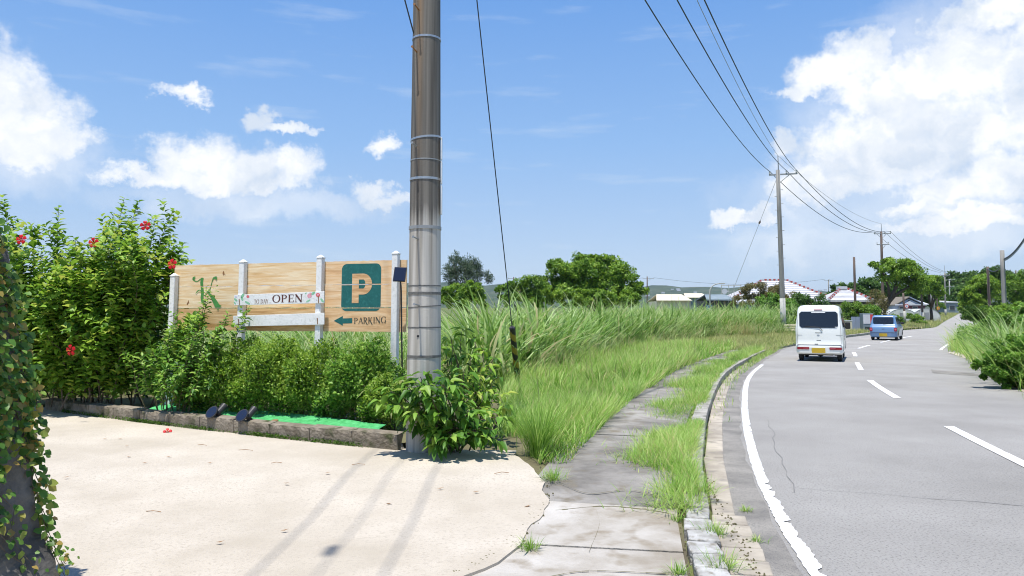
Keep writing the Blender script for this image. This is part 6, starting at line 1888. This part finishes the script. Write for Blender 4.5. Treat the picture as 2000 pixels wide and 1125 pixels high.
# middle distance, left of the road
tree('feathery grey-green casuarina tree behind the cane field', 'casuarina_tree', 912, 72, [(893, 512, 14, 20), (912, 535, 32, 30), (925, 525, 14, 22), (945, 545, 18, 12), (880, 540, 14, 24)], 9000, .30, 'pine', .16, 10, shape=.16, clump=.75, ncl=90, flat=1.0)
tree('low round bright bush below the casuarina', 'round_bush', 912, 52, [(895, 572, 30, 18), (930, 570, 32, 20), (870, 578, 20, 14), (912, 590, 55, 16)], 8000, .17, 'tree_br', .1, 6)
tree('low bush behind the guy wire left of the broad tree', 'round_bush', 1020, 58, [(1015, 566, 38, 22), (1045, 562, 20, 25), (990, 570, 18, 16), (1020, 590, 55, 16)], 8500, .18, 'tree_lt', .1, 6)
tree('broad spreading dark green tree behind the cane field', 'broad_tree', 1155, 66, [(1150, 535, 62, 36), (1095, 535, 32, 26), (1200, 535, 42, 30), (1225, 560, 28, 18), (1115, 568, 60, 26), (1170, 570, 70, 30), (1225, 578, 30, 22), (1165, 515, 42, 18), (1150, 545, 50, 28), (1075, 560, 30, 20), (1240, 570, 20, 20)], 44000, .21, 'tree_br', .32, 6, ncl=350, clump=.5)
tree('low thicket closing the gap under the broad tree crown', 'thicket_bush', 1150, 62, [(1110, 582, 50, 16), (1170, 582, 60, 16), (1225, 584, 30, 14), (1050, 578, 40, 14)], 12000, .18, 'tree_br', .08, 4, ncl=110)
tree('olive-brown shrub beside the tall grey pole', 'olive_shrub', 1480, 74, [(1485, 575, 44, 22), (1460, 588, 34, 16), (1515, 580, 30, 26), (1540, 588, 24, 18)], 14000, .17, 'olive', .08, 8, shape=.4)
tree('light green shrub below the large tiled roof', 'light_shrub', 1505, 68, [(1505, 592, 30, 18), (1530, 600, 26, 20)], 6000, .15, 'bigleaf', .08, 6)
tree('dark round bush before the tiled houses', 'round_bush', 1588, 72, [(1570, 594, 24, 22), (1598, 592, 26, 18), (1555, 610, 18, 22)], 8000, .15, 'tree', .1, 6)
tree('dense cane thicket bush behind the van', 'thicket_bush', 1560, 58, [(1545, 625, 26, 18), (1600, 622, 40, 22)], 7000, .15, 'tree_lt', .08, 4)
tree('garden shrub between the van and the bare pole', 'garden_shrub', 1672, 70, [(1665, 606, 22, 16), (1690, 612, 18, 14), (1655, 618, 14, 16)], 6500, .14, 'tree_lt', .08, 6)
tree('small garden shrub left of the big tree trunk', 'garden_shrub', 1702, 76, [(1702, 610, 14, 14)], 3000, .14, 'bigleaf', .06, 5)
# umbrella tree with its leaning trunk
ut = tree('umbrella-shaped tree with a leaning dark trunk above the blue car', 'umbrella_tree', 1722, 86, [(1750, 528, 42, 22), (1770, 540, 38, 26), (1725, 520, 26, 12), (1795, 556, 24, 20), (1755, 512, 30, 10)], 17000, .21, 'tree_br', .42, 0, ncl=160, clump=.5)
ub = ut.location
def U(px, py): return at(px, py, 86) - ub
for pts, rr_ in (([U(1722, 640), U(1724, 605), U(1738, 585), U(1748, 565), U(1752, 545)], [.5, .42, .3, .2, .08]), ([U(1730, 595), U(1750, 575), U(1775, 560), U(1790, 552)], [.3, .18, .12, .05]), ([U(1738, 585), U(1735, 560), U(1728, 540), U(1718, 522)], [.22, .14, .1, .05]), ([U(1745, 570), U(1760, 550), U(1768, 530)], [.16, .1, .05])):
    MB().tube(pts, rr_, 8).build('limb', M['bark_dk'], ut, smooth=True)
tree('tangle of dry vines round the foot of the umbrella-shaped tree', 'vine_tangle_bush', 1712, 85, [(1712, 590, 18, 24), (1722, 610, 14, 16)], 3500, .16, 'olive', .1, 12, shape=.3)
tree('second smaller green tree right of the umbrella-shaped one', 'roadside_tree', 1818, 112, [(1815, 556, 26, 18), (1830, 565, 18, 14), (1800, 566, 18, 12)], 9000, .25, 'tree_br', .22, 8, ncl=60)
# dark wood behind the houses and at the end of the road
for i, (px, py, rx, ry, d, lab) in enumerate(((1655, 572, 34, 18, 150, 'dark tree behind the smaller tiled house, leftmost of the wooded row'), (1700, 566, 36, 20, 155, 'dark tree right of the bare pole in the wooded row'), (1745, 575, 40, 20, 160, 'dark tree behind the blue gabled house'), (1790, 582, 36, 16, 165, 'dark tree behind the greenhouse tunnels'),
                                              (1870, 552, 30, 22, 260, 'dark far tree at the end of the road, left'), (1905, 555, 34, 24, 262, 'dark far tree at the end of the road, middle'), (1880, 580, 40, 20, 240, 'mid green far tree low at the end of the road'), (1945, 552, 36, 22, 255, 'dark far tree behind the coiled-cable pole'), (1845, 590, 22, 12, 180, 'shrub by the far flat-roofed house'), (1990, 560, 40, 24, 250, 'dark far tree at the right edge'))):
    tree(lab, 'forest_tree', px, d, [(px, py, rx, ry), (px + rx * .5, py + ry * .3, rx * .6, ry * .8), (px - rx * .5, py + ry * .35, rx * .6, ry * .75)], 6500, .0034 * d, 'tree', .25, 5, 'wood beyond the houses', ncl=70)
# right of the road
for i, (px, d, cr, n, mt, lab) in enumerate(((1915, 88, [(1905, 575, 24, 28), (1925, 560, 26, 26), (1900, 597, 26, 16), (1890, 580, 16, 18)], 13000, 'tree_br', 'yellow-green roadside tree right of the far road'),
                                             (1950, 96, [(1940, 540, 30, 20), (1960, 560, 34, 30), (1935, 585, 30, 22)], 13000, 'tree', 'tall dark roadside tree behind the thinner pole'),
                                             (1990, 84, [(1985, 565, 30, 26), (2010, 555, 34, 34), (1970, 590, 26, 18), (2030, 585, 40, 30)], 14000, 'tree_lt', 'broad green tree at the right edge behind the cable pole'))):
    tree(lab, 'roadside_tree', px, d, cr, n, .20, mt, .25, 8, 'trees right of the road', ncl=110, clump=.45)
for i, (px, d, cr, n, mt, ls, lab) in enumerate(((1905, 50, [(1900, 612, 20, 14), (1925, 614, 22, 14)], 7000, 'tree', .13, 'dark bush at the roadside below the thinner pole'), (1960, 46, [(1950, 616, 30, 18), (1985, 612, 28, 20)], 9000, 'tree_lt', .13, 'green bush at the foot of the coiled-cable pole'), (1990, 30, [(1955, 640, 40, 28), (2010, 635, 50, 38), (1935, 655, 26, 18), (1975, 665, 40, 24)], 20000, 'bigleaf', .10, 'leafy thicket behind the arching grass at the right edge'))):
    tree(lab, 'thicket_bush', px, d, cr, n, ls, mt, .06, 5, 'bushes right of the road', ncl=60)
tree('low bright leafy weeds spilling onto the road at the right edge', 'weed_bush', 1975, 16.2, [(1960, 728, 42, 24), (2010, 735, 50, 32), (1930, 722, 26, 14), (2040, 750, 40, 34), (1985, 702, 44, 26), (1955, 700, 24, 18), (1935, 712, 30, 20), (2010, 680, 50, 30), (1965, 680, 26, 22), (1985, 750, 50, 20), (2040, 772, 60, 30), (1948, 733, 28, 12)], 42000, .055, 'bigleaf', .0, 0, ncl=130, clump=.6, shape=.6, base=0.0)
# shrubs and grass on the far left verge
for (px, py, d, rx, ry, lab) in ((1745, 625, 96, 22, 10, 'pale green shrub behind the blue car roof'), (1785, 622, 104, 18, 10, 'rounded shrub before the greenhouse tunnels'), (1800, 632, 98, 9, 7, 'small round bush at the foot of the pale-footed pole'), (1832, 600, 146, 12, 12, 'bush beyond the orange sign')):
    tree(lab, 'verge_shrub', px, d, [(px, py, rx, ry), (px + rx * .4, py + 3, rx * .6, ry * .8)], 3200, .16, 'tree_lt', .05, 4, 'shrubs on the far verge', ncl=30)
def zr_(y): return np.array([rise(v) - .03 for v in y])
x, y, o_ = scatter_region(16000, 60, 175, -9, -.4)
sward('far_verge_grass', M['l_dry'], x, y, .42, .4, .05, 'yellowish grass verge left of the far straight road', zf=zr_, rhi=.6, dry=.3)
x, y, o_ = scatter_region(36000, 13.5, 60, lambda y: redge(y) + .12 - rng.exponential(.08, len(y)), lambda y: redge(y) + 2.6 + (y > 30) * 3.0)
sward('bank_grass', M['l_turf'], x, y, .92, .35, .026, 'dense weedy grass bank along the right side of the road', zf=lambda y: np.full(len(y), -.03), rhi=1.0, dry=.16, bend=(.4, 1.3), segs=4)
x, y, o_ = scatter_region(9000, 60, 190, 6.7, 11)
sward('far_bank_grass', M['l_dry'], x, y, .8, .3, .06, 'pale grass on the right side of the far road', zf=zr_, rhi=.7, dry=.3)
C = np.array([(g.x, g.y, 0) for g in (at(1985, 700, 18.5), at(2020, 700, 17.5), at(1960, 690, 21), at(2050, 700, 18), at(1995, 690, 20.5), at(2030, 690, 22), at(1950, 680, 24), at(2005, 700, 16.5), at(1990, 700, 17.5), at(1972, 700, 19.5), at(2040, 700, 16), at(1980, 690, 22.5))])
clumps('silver_grass', M['l_tall'], C, 46, 1.7, 2.5, .30, .045, 'arching silver grass leaning over the right edge of the road', 'tall grass', lean=(.1, .7), bend=(1.0, 1.9), segs=7)
n = 9000
x, y, o_ = scatter_region(n, 14, 46, lambda y: redge(y) + .2, lambda y: redge(y) + 2.2)
den = np.sin(x * 1.3 + y * .9) * np.sin(y * .7 - x * .5)
k = den > -.1; x, y, n = x[k], y[k], int(k.sum())
P = np.stack([x, y, rng.uniform(.1, 1, n) ** .7 * (.75 + .35 * den[k])], 1); L_ = rng.uniform(.05, .11, n) * (1 + y / 60)
o = leaves('bank_weeds', None, M['l_bigleaf'], P, rand_dirs(n, .2), rand_dirs(n, 1.2), L_, L_ * .6, False)
tag(o, 'leafy green weeds mixed into the grass bank right of the road', 'weeds', kind='stuff')
C = []
for k in range(34):
    yy = random.uniform(17, 42); p, _ = line_at(s_of_y(yy), float(redge(yy)) + random.uniform(.6, 2.4)); C.append((p.x, p.y, 0))
clumps('bank_cane', M['l_tall'], np.array(C), 34, .9, 1.7, .2, .045, 'taller arching grass clumps along the right bank', 'tall grass', dry=.25)
# concrete drain end in the bank
db = at(1922, 668, 25.5); de = empty('drain_pipe', db); tag(de, 'bent white drain rim with a grey pipe end in the grass bank', 'drain')
MB().tube([(-.28, 0, .22), (-.2, 0, .06), (-.02, -.03, -.02), (.22, -.03, -.03), (.45, 0, -.02)], .035, 7).build('rim', M['roof_white'], de)
MB().tube([(.1, .0, -.2), (.42, .15, -.2)], .17, 12).build('pipe', M['wall_blue'], de)
# ------------------------------------------------------------------ far hill and air
hill = MB(); vs = []
xs = np.linspace(-3500, 4200, 150)
def hz_(x, k): return 62 + 20 * math.sin(x / 420 + 1.1) + 11 * math.sin(x / 170 + k) + 5 * math.sin(x / 63) + 3 * math.sin(x / 27 + 2)
for k, (y, f) in enumerate(((1750, 0), (1950, .35), (2200, .7), (2500, 1.0), (2900, .8))):
    for x in xs: vs.append((x, y + 60 * math.sin(x / 300), hz_(x, k) * f * 1.18 + 3.3 - (4 if k == 0 else 0)))
nx = len(xs)
hill.add(vs, [(j * nx + i, j * nx + i + 1, (j + 1) * nx + i + 1, (j + 1) * nx + i) for j in range(4) for i in range(nx - 1)])
M['hill'] = pm('hill', (0.015, 0.04, 0.015), (0.05, 0.075, 0.03), .012, .95, c3=(.09, .10, .06), s3=.03, bump=1.0, bscale=.08)
tag(hill.build('hill', M['hill'], smooth=True), 'long wooded ridge on the horizon, blue with distance', 'hill', kind='structure')
hh = MB()
for k in range(46):
    x = random.uniform(150, 1500); y = random.uniform(1950, 2400)
    t = (y - 1750) / 750
    z = float(np.interp(y, [1750, 1950, 2200, 2500], [0, .35, .7, 1.0])) * hz_(x, 2) * 1.18 + 4
    hh.box((x, y, z + 1), (random.uniform(5, 11), 8, random.uniform(3, 5)))
tag(hh.build('distant_houses', M['roof_white']), 'scattered white specks of houses on the wooded ridge', 'houses', kind='stuff')
air = MB().box((300, 1950, 75), (8600, 4600, 166)).build('haze', None)
m = bpy.data.materials.new('haze'); m.use_nodes = True
N, L = m.node_tree.nodes, m.node_tree.links
N.clear()
out = N.new('ShaderNodeOutputMaterial'); pv = N.new('ShaderNodeVolumePrincipled')
pv.inputs['Color'].default_value = (0.72, 0.84, 1.0, 1); pv.inputs['Density'].default_value = 0.00007; pv.inputs['Anisotropy'].default_value = 0.0
L.new(pv.outputs[0], out.inputs['Volume'])
air.data.materials.append(m)
tag(air, 'thin summer haze in the air over the land', 'haze', kind='stuff')
